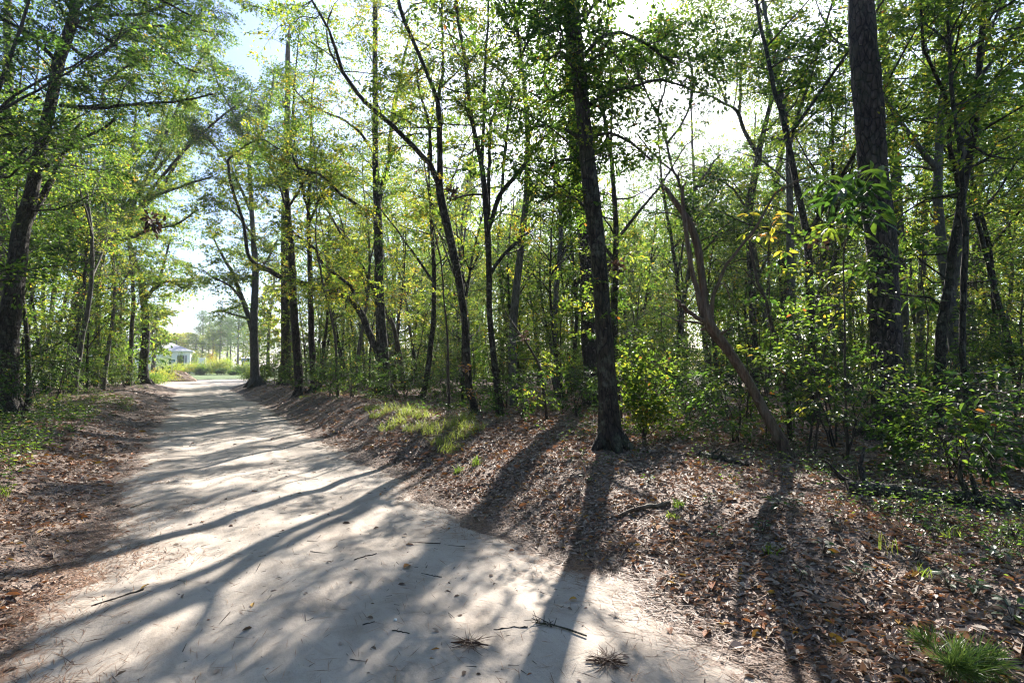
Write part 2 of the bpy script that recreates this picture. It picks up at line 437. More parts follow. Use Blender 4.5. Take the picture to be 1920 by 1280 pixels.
def sand_mat():
    m, nt, out = new_mat('packed_sand')
    L = nt.links.new
    tc = nt.nodes.new('ShaderNodeTexCoord')
    n1 = nd(nt, 'ShaderNodeTexNoise', Scale=0.9, Detail=7.0, Roughness=0.6); L(tc.outputs['Object'], n1.inputs['Vector'])
    c = ramp(nt, [(0.3, (.305, .260, .215)), (0.5, (.395, .342, .288)), (0.72, (.46, .405, .345))], n1.outputs[0])
    # faint tyre streaks along the road
    mp = nt.nodes.new('ShaderNodeMapping'); mp.inputs['Rotation'].default_value = (0, 0, -math.atan2(T_[1], T_[0])); mp.inputs['Scale'].default_value = (1, 1, 1)
    mp.vector_type = 'POINT'; L(tc.outputs['Object'], mp.inputs[0])
    mp2 = nt.nodes.new('ShaderNodeMapping'); mp2.inputs['Scale'].default_value = (0.12, 5.5, 1); L(mp.outputs[0], mp2.inputs[0])
    n2 = nd(nt, 'ShaderNodeTexNoise', Scale=1.0, Detail=4.0, Roughness=0.6); L(mp2.outputs[0], n2.inputs['Vector'])
    r2 = ramp(nt, [(0.3, (.86, .85, .84)), (0.6, (1, 1, 1))], n2.outputs[0])
    mu = nd(nt, 'ShaderNodeMix', data_type='RGBA', blend_type='MULTIPLY'); mu.inputs[0].default_value = 0.8
    L(c.outputs[0], mu.inputs[6]); L(r2.outputs[0], mu.inputs[7])
    n3 = nd(nt, 'ShaderNodeTexNoise', Scale=160.0, Detail=3.0); L(tc.outputs['Object'], n3.inputs['Vector'])
    r3 = ramp(nt, [(0.28, (.62, .6, .58)), (0.42, (1, 1, 1))], n3.outputs[0])
    mu2 = nd(nt, 'ShaderNodeMix', data_type='RGBA', blend_type='MULTIPLY'); mu2.inputs[0].default_value = 0.8
    L(mu.outputs[2], mu2.inputs[6]); L(r3.outputs[0], mu2.inputs[7])
    n6 = nd(nt, 'ShaderNodeTexNoise', Scale=2.6, Detail=8.0, Roughness=0.72, Distortion=0.6); L(tc.outputs['Object'], n6.inputs['Vector'])
    r6 = ramp(nt, [(0.36, (.70, .68, .66)), (0.50, (1, 1, 1)), (0.66, (1.0, 1.0, 1.0)), (0.74, (.86, .84, .82))], n6.outputs[0])
    mu3 = nd(nt, 'ShaderNodeMix', data_type='RGBA', blend_type='MULTIPLY'); mu3.inputs[0].default_value = 0.75
    L(mu2.outputs[2], mu3.inputs[6]); L(r6.outputs[0], mu3.inputs[7]); mu2 = mu3
    # needle stain near the edges (tone) and brown patches
    at_ = nd(nt, 'ShaderNodeAttribute', attribute_name='tone')
    n4 = nd(nt, 'ShaderNodeTexNoise', Scale=5.0, Detail=7.0, Roughness=0.72); L(tc.outputs['Object'], n4.inputs['Vector'])
    sm = nd(nt, 'ShaderNodeMath', operation='MULTIPLY_ADD'); L(n4.outputs[0], sm.inputs[0]); sm.inputs[1].default_value = 1.3; L(at_.outputs['Fac'], sm.inputs[2])
    mk = ramp(nt, [(0.90, (0, 0, 0)), (1.0, (.8, .8, .8))], nd(nt, 'ShaderNodeMath', operation='MULTIPLY').outputs[0])
    mulh = mk.inputs[0].links[0].from_node; L(sm.outputs[0], mulh.inputs[0]); mulh.inputs[1].default_value = 0.80
    m2 = nd(nt, 'ShaderNodeMix', data_type='RGBA'); L(mk.outputs[0], m2.inputs[0]); L(mu2.outputs[2], m2.inputs[6]); m2.inputs[7].default_value = (.20, .125, .085, 1)
    n5 = nd(nt, 'ShaderNodeTexNoise', Scale=40.0, Detail=5.0, Roughness=0.7); L(tc.outputs['Object'], n5.inputs['Vector'])
    b = nd(nt, 'ShaderNodeBump', Strength=0.35, Distance=0.02); L(n5.outputs[0], b.inputs['Height'])
    b2 = nd(nt, 'ShaderNodeBump', Strength=0.25, Distance=0.03); L(n2.outputs[0], b2.inputs['Height']); L(b.outputs[0], b2.inputs['Normal'])
    p = nd(nt, 'ShaderNodeBsdfPrincipled', Roughness=0.9); p.inputs['Specular IOR Level'].default_value = 0.25
    L(m2.outputs[2], p.inputs['Base Color']); L(b2.outputs[0], p.inputs['Normal']); L(p.outputs[0], out.inputs[0])
    return m


M['ground'] = ground_mat()
M['sand'] = sand_mat()

# ------------------------------------------------------------------ ground and road sheets
def spaced(lo, hi, d0, k, c=0.0):
    """coordinates that are d0 apart near c and grow with distance"""
    out = [c]
    while out[-1] < hi: out.append(out[-1] + max(d0, k * abs(out[-1] - c)))
    neg = [c]
    while neg[-1] > lo: neg.append(neg[-1] - max(d0, k * abs(neg[-1] - c)))
    return np.array(sorted(set(neg[1:] + out)))


def grid(xs, ys, zf):
    X, Y = np.meshgrid(xs, ys)
    Z = zf(X, Y)
    V = np.stack([X, Y, Z], -1).reshape(-1, 3)
    ny, nx = X.shape
    i = np.arange(ny - 1)[:, None] * nx; j = np.arange(nx - 1)[None, :]
    F = np.stack([i + j, i + j + 1, i + nx + j + 1, i + nx + j], -1).reshape(-1, 4)
    return V, F


xs = spaced(-480, 480, 0.10, 0.022); ys = spaced(-60, 520, 0.10, 0.016, 2.0)
V, F = grid(xs, ys, h_ground)
u, v = road_uv(V[:, 0], V[:, 1])
s = np.abs(v) - half_w(u, v)
tone = np.clip(0.55 * np.exp(-np.clip(s, 0, 9) / 0.45) - 0.15, 0, 1) * (u < U_CROSS0)
tone = np.where((u > 44) & (u < U_CROSS1) & (v < 0), np.clip(0.3 + 0.03 * (u - 44), 0, .8), tone)
tone = np.where(u > U_CROSS1 - 0.3, 2.0, tone)
o = link(bpy.data.objects.new('ground', raw_mesh('ground', V, [F], [M['ground']], tone, None, True)))
tag(o, kind='structure')

# road sheet in road coordinates
us = np.concatenate([np.arange(-7, 14, 0.12), np.arange(14, U_CROSS0 + 2, 0.3)])
vs = np.linspace(-1, 1, 41)
U2, V2 = np.meshgrid(us, vs)
wid = 2.3 + np.clip((U2 - 40) / 13.0, 0, 1) ** 2 * np.where(V2 > 0, 4.5, 2.0)
VV = V2 * wid
X, Y = uv_xy(U2, VV)
Z = h_road(X, Y)
Vr = np.stack([X, Y, Z], -1).reshape(-1, 3)
ny, nx = X.shape
i = np.arange(ny - 1)[:, None] * nx; j = np.arange(nx - 1)[None, :]
Fr = np.stack([i + j + 1, i + j, i + nx + j, i + nx + j + 1], -1).reshape(-1, 4)
sr = (np.abs(VV) - half_w(U2, VV)).ravel()
o = link(bpy.data.objects.new('road', raw_mesh('road', Vr, [Fr[:, ::-1]], [M['sand']], np.clip(0.55 + sr * 0.9, 0, 0.62) * (sr > -0.75), None, True)))
tag(o, kind='structure')
# the open sandy cross road
us = np.linspace(U_CROSS0 + 1.9, U_CROSS1, 30); vs = np.linspace(-45, 70, 70)
U2, V2 = np.meshgrid(us, vs)
X, Y = uv_xy(U2, V2); Z = 0.004 + 0.02 * vnoise(X * .3, Y * .3) - 0.03 * sstep((U2 - U_CROSS1 + .6) / .6)
ny, nx = X.shape
i = np.arange(ny - 1)[:, None] * nx; j = np.arange(nx - 1)[None, :]
Fc = np.stack([i + j, i + j + 1, i + nx + j + 1, i + nx + j], -1).reshape(-1, 4)
o = link(bpy.data.objects.new('cross_road', raw_mesh('cross_road', np.stack([X, Y, Z], -1).reshape(-1, 3), [Fc[:, ::-1]], [M['sand']], np.zeros(X.size), None, True)))
tag(o, kind='structure')
# ------------------------------------------------------------------ branches and foliage
def nrm(a):
    a = np.asarray(a, float)
    return a / (np.linalg.norm(a, axis=-1, keepdims=True) + 1e-9)


# soft gaps in the crowns along the sun's way to the ground spots that lie in sun (ground x, y, radius)
LIT_PX = [(430, 960, .45), (520, 1000, .4), (330, 1040, .45), (260, 1170, .40), (600, 905, .5), (690, 950, .4), (480, 890, .5), (780, 905, .45), (840, 940, .4),
          (170, 1220, .35), (400, 1110, .35), (330, 1140, .35), (560, 1230, .12), (890, 1110, .1), (1080, 1250, .12), (90, 1090, .4), (80, 880, .6), (330, 850, .6), (420, 830, .6), (520, 850, .5), (560, 815, .6),
          (840, 905, .5), (900, 870, .55), (760, 850, .5), (1340, 900, .4), (1400, 930, .35), (1570, 920, .3), (1640, 1010, .32), (1260, 1090, .42), (1350, 1150, .35), (1290, 970, .3),
          (1500, 1180, .2), (1720, 1200, .3), (990, 800, .5), (930, 820, .5), (660, 810, .6), (640, 765, .8), (760, 790, .6), (850, 800, .6)]
LIT = []
for (a, b, r) in LIT_PX:
    g = ground_hit(a, b); LIT.append((g, r * 1.2))


for (a, b, Y, r) in [(1420, 560, 7, .6), (1500, 600, 6.5, .65), (1560, 650, 6.3, .6), (1640, 660, 6.2, .65), (1600, 350, 6, .75), (1500, 720, 7, .6), (1340, 680, 8, .4), (1260, 700, 8, .4), (1720, 700, 7, .7), (1800, 640, 7, .6), (1880, 560, 8, .7), (1440, 420, 6.5, .7), (1740, 470, 7, .6), (1200, 740, 7.4, .7), (1040, 650, 10, .7), (960, 620, 12, .8), (820, 600, 16, 1.0), (1300, 450, 7, .5), (1350, 640, 7.2, .45), (1280, 400, 7, .4), (1690, 560, 8.3, .5), (1550, 560, 6.5, .7), (1750, 600, 6.5, .7), (1850, 680, 6.5, .6), (1130, 560, 7.4, .5), (700, 640, 21, 1.2), (60, 700, 13, .9), (130, 760, 13, .9), (200, 620, 18, 1.2), (1850, 760, 8, .6)]:
    LIT.append((at(a, b, Y), r))


def sun_keep(P, w=1.0, hard=1.0):
    """False for sprays inside a sunny gap (towards a lit spot, or round the sun as seen from the road)"""
    keep = np.ones(len(P), bool)
    for g, r in LIT:
        d = P - g[None]
        t = d @ SUN
        q = np.linalg.norm(d - t[:, None] * SUN[None], axis=1)
        keep &= ~((t > 0.6) & (q < r * w * (0.85 + 0.3 * rng.random(len(P)))) & (rng.random(len(P)) < 0.84 * hard))
    d = P - np.array([0, 0, CAMZ]); t = d @ SUN
    q = np.linalg.norm(d - t[:, None] * SUN[None], axis=1)
    keep &= ~((t > 0) & (q / np.maximum(t, .1) < 0.028))
    return keep


def sprays(mb, P, X, L, k, ll, lw, tone, shape='rhomb', flat=0.45, m=0, tw=0.004, droop=0.18, twm=1, tone_sd=.125, up=None, lat_w=.40):
    """leafy twigs: P start points, X directions, L lengths"""
    n = len(P)
    if n == 0:
        return
    X = nrm(X); Z = np.array([[0, 0, 1.0]]) if up is None else up
    Nn = Z + rng.normal(0, .30, (n, 3)); Nn = nrm(Nn - X * np.sum(Nn * X, 1)[:, None])
    Y = np.cross(Nn, X)
    L = np.broadcast_to(np.asarray(L, float), (n,))
    a = rng.random((n, k)) ** 0.75 * 0.97 + 0.03
    side = np.where(rng.random((n, k)) < .5, -1., 1.)
    lat = side * rng.random((n, k)) * lat_w * (1.05 - a * 0.6)
    Lk = L[:, None]
    pos = P[:, None] + X[:, None] * (a * Lk)[..., None] + Y[:, None] * (lat * Lk)[..., None] + Nn[:, None] * (rng.normal(0, .05, (n, k)) * Lk)[..., None]
    pos[..., 2] -= droop * Lk * a * a
    ang = side * rng.uniform(.2, 1.35, (n, k))
    D = X[:, None] * np.cos(ang)[..., None] + Y[:, None] * np.sin(ang)[..., None] + rng.normal(0, .25, (n, k, 3))
    D[..., 2] -= 0.22
    NN = Nn[:, None] + rng.normal(0, flat, (n, k, 3))
    tn = np.clip(np.broadcast_to(np.asarray(tone, float), (n,))[:, None] + rng.normal(0, tone_sd * .8, (n, 1)) + rng.normal(0, tone_sd, (n, k)), 0.0, .86)
    tn = np.where(rng.random((n, k)) < .006, .93, tn)
    sz = rng.uniform(.7, 1.25, (n, k))
    mb.leaves(pos.reshape(-1, 3), D.reshape(-1, 3), NN.reshape(-1, 3), (ll * sz).ravel(), (lw * sz).ravel(), tn.ravel(), shape, m)
    if tw:
        e = P + X * (L * .95)[:, None]; e[:, 2] -= droop * L * .9
        mb.prisms(P, e, tw, tw * .4, .5, twm)
        # two side twiglets
        for sg in (-1, 1):
            b = P + X * (L * .4)[:, None]; b[:, 2] -= droop * L * .16
            e = b + (X * .45 + Y * sg * .55) * (L * lat_w)[:, None]
            mb.prisms(b, e, tw * .6, tw * .3, .5, twm)


def smooth_line(P, step, wig=0.0):
    """Catmull-Rom through rows (x,y,z,r)"""
    P = np.asarray(P, float)
    out = []
    n = len(P)
    for i in range(n - 1):
        p0, p1, p2, p3 = P[max(i - 1, 0)], P[i], P[i + 1], P[min(i + 2, n - 1)]
        k = max(2, int(np.linalg.norm((p2 - p1)[:3]) / step))
        for t in np.linspace(0, 1, k, endpoint=False):
            out.append(.5 * ((2 * p1) + (-p0 + p2) * t + (2 * p0 - 5 * p1 + 4 * p2 - p3) * t * t + (-p0 + 3 * p1 - 3 * p2 + p3) * t ** 3))
    out.append(P[-1]); out = np.array(out)
    if wig:
        w = rng.normal(0, wig, (len(out), 3)); w[0] = 0
        out[:, :3] += w * np.minimum(1, np.arange(len(out)) / 3.0)[:, None]
    out[:, 3] = np.maximum(out[:, 3], .003)
    return out


def branch_out(wood, line, f0, spacing, length, rbase, upb=(.0, .55), az=None, lift=0.0):
    """secondary branches off a limb; returns list of branch polylines (n,4)"""
    res = []
    seg = np.linalg.norm(np.diff(line[:, :3], axis=0), axis=1); cum = np.concatenate([[0], np.cumsum(seg)])
    Ltot = cum[-1]; t = f0 * Ltot + rng.random() * spacing
    while t < Ltot:
        i = min(np.searchsorted(cum, t), len(line) - 1)
        p = line[i]
        fr = t / Ltot
        a = rng.random() * 2 * pi if az is None else az + rng.normal(0, .8)
        lg = length * rng.uniform(.55, 1.15) * (1.1 - .55 * fr)
        d = np.array([cos(a), sin(a), rng.uniform(*upb)]); d /= np.linalg.norm(d)
        r = min(p[3] * .55, rbase * lg / length)
        k = 6; tt = np.linspace(0, 1, k)
        bend = rng.normal(0, .10, 3) * lg
        pts = p[None, :3] + d[None] * (tt * lg)[:, None] + bend[None] * (np.sin(tt * pi) * .8)[:, None]
        pts[:, 2] += lift * lg * tt * tt - .10 * lg * tt ** 3
        pts[1:-1] += rng.normal(0, .03 * lg, (k - 2, 3))
        bl = np.concatenate([pts, (r * (1 - .8 * tt))[:, None]], 1)
        wood.tube(bl[:, :3], np.maximum(bl[:, 3], .004), 5, .5, 0, cap=False)
        res.append(bl)
        t += spacing * rng.uniform(.6, 1.5)
    return res


def leaf_lines(mb, lines, per_m, L, k, ll, lw, tone, start=.25, out=None, **kw):
    """sprays along branch polylines; keep() opens the sunny gaps"""
    Ps, Xs, Ls = [], [], []
    for b in lines:
        n = len(b) - 1
        lg = np.linalg.norm(b[-1, :3] - b[0, :3])
        c = max(2, int(lg * per_m * (1 - start) + rng.random()))
        for f in np.concatenate([[1.0], start + (1 - start) * rng.random(c - 1)]):
            x = f * n; i = min(int(x), n - 1); w = x - i
            p = b[i, :3] * (1 - w) + b[i + 1, :3] * w
            d = b[i + 1, :3] - b[i, :3]; d = d / (np.linalg.norm(d) + 1e-9)
            q = d * (1.0 if f > .98 else .55) + rng.normal(0, .62, 3) * np.array([1, 1, .6])
            Ps.append(p); Xs.append(q); Ls.append(L * rng.uniform(.6, 1.25))
    if not Ps:
        return 0
    Ps, Xs, Ls = np.array(Ps), np.array(Xs), np.array(Ls)
    off = out if out is not None else np.zeros(3)
    kp = sun_keep(Ps + off + nrm(Xs) * (Ls * .5)[:, None]) if out is not None else np.ones(len(Ps), bool)
    sprays(mb, Ps[kp], Xs[kp], Ls[kp], k, ll, lw, tone, **kw)
    return int(kp.sum())


# ------------------------------------------------------------------ the trees one can tell apart, traced from their bases
# (x, y, width) in photo pixels; 'sh' leaf settings; short = how other labels refer to it
HERO = [
 dict(n='young_tree', short='low leafy tree at the corner', lab='low leafy tree hanging over the left road corner in front of the white house', bark='thin', top=8, base=(284, 714),
      trunk=[(284, 714, 6), (286, 690, 5), (288, 660, 5), (284, 630, 4), (290, 600, 4), (296, 575, 3)], limbs=[([(287, 665, 3), (294, 650, 2), (302, 642, 2)], .5), ([(285, 640, 4), (275, 620, 3), (265, 600, 2)], -1), ([(288, 610, 4), (305, 595, 3), (322, 585, 2)], 1.5)], dens=1.6, tone=.55, f0=.3, noext=1),
 dict(n='oak_tree', short='dark mossy trunk at the left edge', lab='large leaning oak with rough mossy bark at the left edge of the road', bark='oak', top=15, base=(13, 775),
      trunk=[(13, 775, 40), (13, 732, 31), (17, 618, 31), (30, 514, 28), (40, 430, 27), (55, 396, 24), (62, 336, 21), (76, 279, 19), (97, 188, 18), (111, 114, 19), (133, 54, 16), (141, 0, 16)],
      limbs=[([(104, 112, 9), (60, 70, 8), (20, 44, 7), (-20, 20, 6)], -1.0), ([(112, 198, 7), (180, 203, 6), (240, 196, 5), (285, 193, 5), (345, 190, 4), (400, 176, 3)], 1.0), ([(66, 330, 7), (150, 262, 6), (195, 240, 5), (230, 208, 4)], 1.5), ([(135, 48, 6), (188, 64, 5), (235, 97, 5), (279, 94, 4), (319, 114, 4), (370, 138, 3)], 2.5), ([(120, 198, 5), (188, 197, 5), (195, 165, 4), (228, 131, 4), (285, 100, 3), (330, 74, 3), (380, 20, 2)], 3.5), ([(140, 20, 8), (190, -40, 6), (250, -60, 5), (320, -50, 3)], 2.0), ([(136, 45, 7), (200, 30, 6), (270, 25, 5), (350, -10, 4), (430, -20, 3)], 3.0), ([(139, 30, 7), (185, 10, 6), (230, -30, 5), (300, 0, 4), (360, 30, 3)], 1.0), ([(125, 80, 7), (175, 110, 6), (240, 60, 5), (300, 50, 4), (400, 60, 3)], 4.5),
             ([(45, 440, 12), (62, 400, 12), (88, 352, 11), (110, 310, 9), (124, 279, 8), (150, 230, 5)], 1.5), ([(85, 260, 5), (40, 250, 5), (-30, 262, 4)], -1)], dens=1.25, tone=.42),
 dict(n='pine_tree', short='far left pine', lab='straight grey pine half hidden behind the leaning oak at the left edge', bark='grey', top=22, base=(-6, 742),
      trunk=[(-6, 742, 18), (0, 430, 16), (8, 290, 15), (17, 188, 14), (14, 50, 13), (15, 0, 12)], limbs=[], dens=.5, tone=.35, f0=.5),
 dict(n='oak_tree', short='many-limbed leaning tree', lab='tree leaning over the road from the left bank with long fanning limbs', bark='oak', top=13, base=(128, 722),
      trunk=[(128, 722, 17), (131, 640, 14), (147, 545, 13), (175, 490, 12), (200, 465, 12), (220, 430, 10), (270, 385, 8), (310, 340, 6), (345, 280, 5), (372, 240, 3)],
      limbs=[([(212, 440, 9), (230, 395, 8), (285, 330, 6), (318, 290, 5), (340, 255, 4), (352, 200, 3)], 2.5), ([(222, 425, 8), (290, 370, 6), (340, 350, 5), (400, 330, 3)], -2.5), ([(180, 485, 9), (182, 400, 7), (200, 350, 6), (240, 310, 5), (300, 250, 4), (330, 170, 3)], 3.0),
             ([(200, 465, 9), (235, 450, 7), (279, 432, 5), (330, 420, 4), (372, 392, 3)], -1.5), ([(160, 515, 7), (150, 440, 6), (130, 380, 5)], 2), ([(245, 395, 7), (290, 300, 6), (330, 210, 5), (365, 130, 4), (410, 60, 3)], 1.0), ([(262, 385, 6), (330, 300, 5), (390, 240, 4), (440, 200, 3)], -2.5), ([(230, 395, 7), (245, 300, 5), (255, 200, 4), (250, 110, 3), (270, 30, 3)], 2.5)], dens=1.1, tone=.52, noext=1),
 dict(n='oak_tree', short='slim oak by the sunny verge', lab='slim dark oak with rising right limbs by the sunny verge left of the road', bark='oak', top=15, base=(270, 719),
      trunk=[(270, 719, 19), (269, 685, 15), (274, 618, 13), (269, 564, 12), (262, 514, 10), (249, 480, 8), (240, 430, 6), (246, 370, 5)],
      limbs=[([(274, 560, 7), (296, 527, 5), (309, 490, 4), (318, 450, 3)], 2), ([(286, 545, 5), (315, 527, 4), (345, 540, 3), (363, 520, 2)], -2)], dens=1.3, tone=.5),
 dict(n='young_tree', short='reddish slim trunk', lab='slim tree with reddish sunlit bark on the left bank near the sunny verge', bark='thin', top=12, base=(242, 722),
      trunk=[(242, 722, 10), (244, 685, 8), (247, 620, 7), (250, 560, 6), (246, 500, 5)], limbs=[], dens=1.2, tone=.5, f0=.3),
 dict(n='young_tree', short='left leaning stem', lab='dark stem leaning left among shrubs of the left bank', bark='oak', top=9, base=(206, 708),
      trunk=[(206, 708, 12), (198, 672, 10), (190, 640, 8), (182, 600, 7), (172, 560, 5)], limbs=[], dens=1.4, tone=.55, f0=.3),
 dict(n='young_tree', short='second dark stem', lab='thin dark curved stem between the leaning stem and the reddish slim trunk', bark='oak', top=10, base=(231, 714),
      trunk=[(231, 714, 8), (224, 676, 7), (215, 640, 6), (212, 600, 5), (216, 550, 4)], limbs=[], dens=1.3, tone=.5, f0=.3),
 dict(n='oak_tree', short='forked tree at the road mouth', lab='forked tree at the bright end of the road, right side, branches reaching left', bark='grey', top=20, base=(480, 722),
      trunk=[(480, 722, 22), (478, 690, 16), (476, 611, 14), (479, 514, 12), (474, 430, 9), (470, 350, 8), (466, 280, 6)],
      limbs=[([(473, 620, 10), (462, 580, 9), (447, 541, 8), (436, 510, 7), (427, 497, 6), (412, 470, 4), (398, 440, 3)], 2), ([(452, 560, 5), (430, 535, 4), (400, 520, 3), (380, 505, 2)], -2), ([(478, 510, 5), (500, 490, 4), (520, 450, 3)], 2), ([(465, 597, 4), (440, 590, 3), (415, 583, 2)], -1), ([(480, 450, 6), (440, 400, 4), (395, 370, 3)], -3), ([(472, 400, 6), (440, 330, 5), (400, 270, 4), (350, 230, 3)], -3), ([(470, 340, 5), (450, 240, 4), (410, 160, 3), (390, 90, 2)], -2), ([(468, 300, 5), (500, 220, 4), (515, 130, 3)], 2)], dens=1.5, tone=.45),
 dict(n='pine_tree', short='thick straight pine', lab='thick straight pine trunk beside a thinner one, right bank near road end', bark='pine', top=26, base=(537, 722),
      trunk=[(537, 722, 21), (537, 690, 18), (536, 564, 17), (535, 430, 15), (536, 330, 13), (539, 200, 10), (540, 100, 9)], limbs=[([(538, 255, 4), (560, 235, 3), (588, 215, 3)], 2), ([(538, 262, 4), (515, 245, 3), (490, 228, 2)], -2)], dens=1.0, tone=.3, f0=.45, pine=1),
 dict(n='pine_tree', short='thinner leaning pine', lab='thinner pine leaning slightly left, standing in front of the thick straight pine', bark='pine', top=16.5, base=(563, 738),
      trunk=[(563, 738, 18), (560, 700, 16), (551, 581, 14), (547, 480, 12), (541, 400, 10), (537, 330, 7)], limbs=[([(541, 400, 5), (520, 340, 4), (495, 290, 3)], 2), ([(540, 390, 5), (575, 330, 4), (600, 270, 3)], -2)], dens=1.2, tone=.42, f0=.55),
 dict(n='pine_tree', short='narrow dark trunk', lab='narrow dark trunk, rightmost of three straight trunks behind the eroded bank', bark='pine', top=17, base=(589, 735),
      trunk=[(589, 735, 15), (588, 700, 13), (584, 631, 11), (581, 500, 9), (578, 400, 7)], limbs=[([(579, 420, 5), (610, 350, 4), (640, 290, 3)], 2), ([(578, 400, 5), (560, 320, 4), (550, 250, 3)], -2)], dens=1.3, tone=.45, f0=.45),
 dict(n='oak_tree', short='oak with the long arching limb', lab='dark oak whose long bent limb arches left across the three straight trunks', bark='oak', top=19, base=(721, 740),
      trunk=[(721, 740, 30), (720, 715, 23), (717, 645, 22), (712, 574, 18), (709, 430, 17), (704, 296, 12), (704, 200, 11), (703, 100, 10), (703, 0, 9)],
      limbs=[([(716, 690, 14), (705, 655, 13), (690, 618, 13), (676, 585, 13), (660, 562, 13), (640, 551, 12), (588, 537, 11), (550, 525, 10), (525, 518, 9), (504, 507, 9), (470, 487, 7), (460, 450, 7), (457, 420, 6), (433, 343, 6), (427, 302, 5), (440, 289, 4), (470, 268, 3), (494, 262, 3)], -1.2),
             ([(659, 562, 8), (662, 543, 7), (650, 530, 6), (625, 510, 6), (605, 495, 5), (590, 465, 5), (560, 445, 4), (535, 420, 3)], -1), ([(706, 412, 7), (680, 390, 6), (640, 365, 6), (620, 345, 5), (600, 328, 5), (560, 315, 4), (548, 290, 4), (520, 278, 3), (495, 262, 2)], -2.5),
             ([(709, 400, 9), (716, 350, 9), (731, 300, 9), (731, 269, 8), (737, 208, 7), (748, 160, 6), (758, 105, 5), (770, 60, 4)], 1.5), ([(703, 290, 5), (680, 255, 5), (650, 228, 4), (620, 215, 4), (600, 205, 3), (575, 190, 3), (550, 165, 2)], -2)], dens=1.1, tone=.56),
 dict(n='young_tree', short='thin leaning crooked stem', lab='thin crooked pale stem leaning left in front of the arching-limb oak', bark='thin', top=11, base=(757, 730),
      trunk=[(757, 730, 10), (752, 680, 9), (737, 611, 8), (722, 580, 8), (707, 558, 7), (695, 530, 7), (680, 500, 6), (662, 470, 5), (640, 440, 5), (618, 400, 4), (600, 380, 3)],
      limbs=[([(680, 500, 5), (665, 465, 4), (648, 440, 3), (630, 420, 3)], 1), ([(648, 447, 4), (635, 400, 3), (612, 360, 3), (590, 330, 2)], 1)], dens=1.3, tone=.58, noext=1),
 dict(n='oak_tree', short='three-limbed curving oak', lab='curving oak dividing into three long limbs, one sweeping far up left', bark='oak', top=17, base=(892, 776),
      trunk=[(892, 776, 15), (886, 745, 13), (880, 726, 13), (875, 645, 13), (868, 571, 13), (858, 517, 15), (848, 467, 16), (838, 417, 16), (826, 360, 15), (823, 346, 13), (826, 269, 10), (821, 188, 10), (815, 172, 8), (795, 125, 7), (774, 74, 7), (755, 30, 7), (746, 0, 7)],
      limbs=[([(821, 185, 8), (830, 140, 6), (830, 67, 5), (828, 0, 5)], 1), ([(825, 352, 11), (805, 306, 10), (774, 275, 9), (734, 235, 9), (684, 191, 8), (643, 134, 7), (630, 95, 6), (615, 57, 5), (585, 0, 4)], -1.8),
             ([(808, 308, 6), (805, 235, 6), (795, 195, 5), (784, 161, 4), (783, 118, 3)], .8), ([(826, 165, 4), (850, 140, 3), (872, 118, 3)], 1.2), ([(644, 140, 4), (620, 100, 4), (612, 60, 3), (622, 20, 3)], -1)], dens=.85, tone=.55),
 dict(n='oak_tree', short='slender many-forked oak', lab='slender oak with pale blotched bark forking into several upright limbs', bark='oak', top=16, base=(937, 777),
      trunk=[(937, 777, 14), (933, 735, 12), (929, 699, 12), (919, 618, 11), (917, 497, 12), (912, 430, 14), (909, 349, 10), (902, 309, 9), (885, 235, 8), (872, 118, 7), (860, 50, 6), (858, 0, 6)],
      limbs=[([(903, 310, 7), (907, 235, 6), (909, 134, 5), (915, 50, 4), (915, 0, 4)], .8), ([(914, 420, 9), (917, 336, 7), (919, 249, 6), (930, 200, 5), (945, 150, 4)], 1.5), ([(916, 430, 9), (925, 403, 9), (939, 363, 9), (976, 319, 8), (1000, 280, 6), (1009, 269, 5), (1036, 242, 4), (1060, 215, 3)], 1.5),
             ([(941, 356, 6), (946, 289, 6), (954, 218, 5), (960, 170, 4)], 1.5), ([(905, 365, 4), (870, 366, 4), (850, 375, 3)], -.8), ([(916, 520, 8), (930, 495, 7), (959, 464, 7), (975, 445, 6), (989, 437, 5), (1005, 415, 3)], 2)], dens=.85, tone=.52),
 dict(n='pine_tree', short='grey pine behind the dark oak', lab='grey plated pine standing directly behind the thick dark oak', bark='pine', top=22, base=(1113, 760),
      trunk=[(1113, 760, 36), (1110, 700, 31), (1104, 631, 29), (1100, 497, 26), (1095, 430, 25), (1087, 380, 26), (1080, 302, 23), (1074, 201, 20), (1070, 100, 18), (1067, 0, 16)], limbs=[], dens=.35, tone=.3, f0=.62, pine=1),
 dict(n='oak_tree', short='thick dark oak', lab='thick dark oak with flared foot on the bank, leafy shoots along its trunk', bark='oak', top=15, base=(1146, 838), flare=1.3, wide=1.38,
      trunk=[(1146, 838, 33), (1143, 800, 28), (1140, 732, 25), (1130, 598, 22), (1124, 497, 22), (1117, 430, 23), (1110, 370, 24), (1104, 323, 22), (1097, 242, 20), (1092, 200, 20), (1087, 151, 20), (1080, 90, 21), (1071, 27, 23), (1066, 0, 22)],
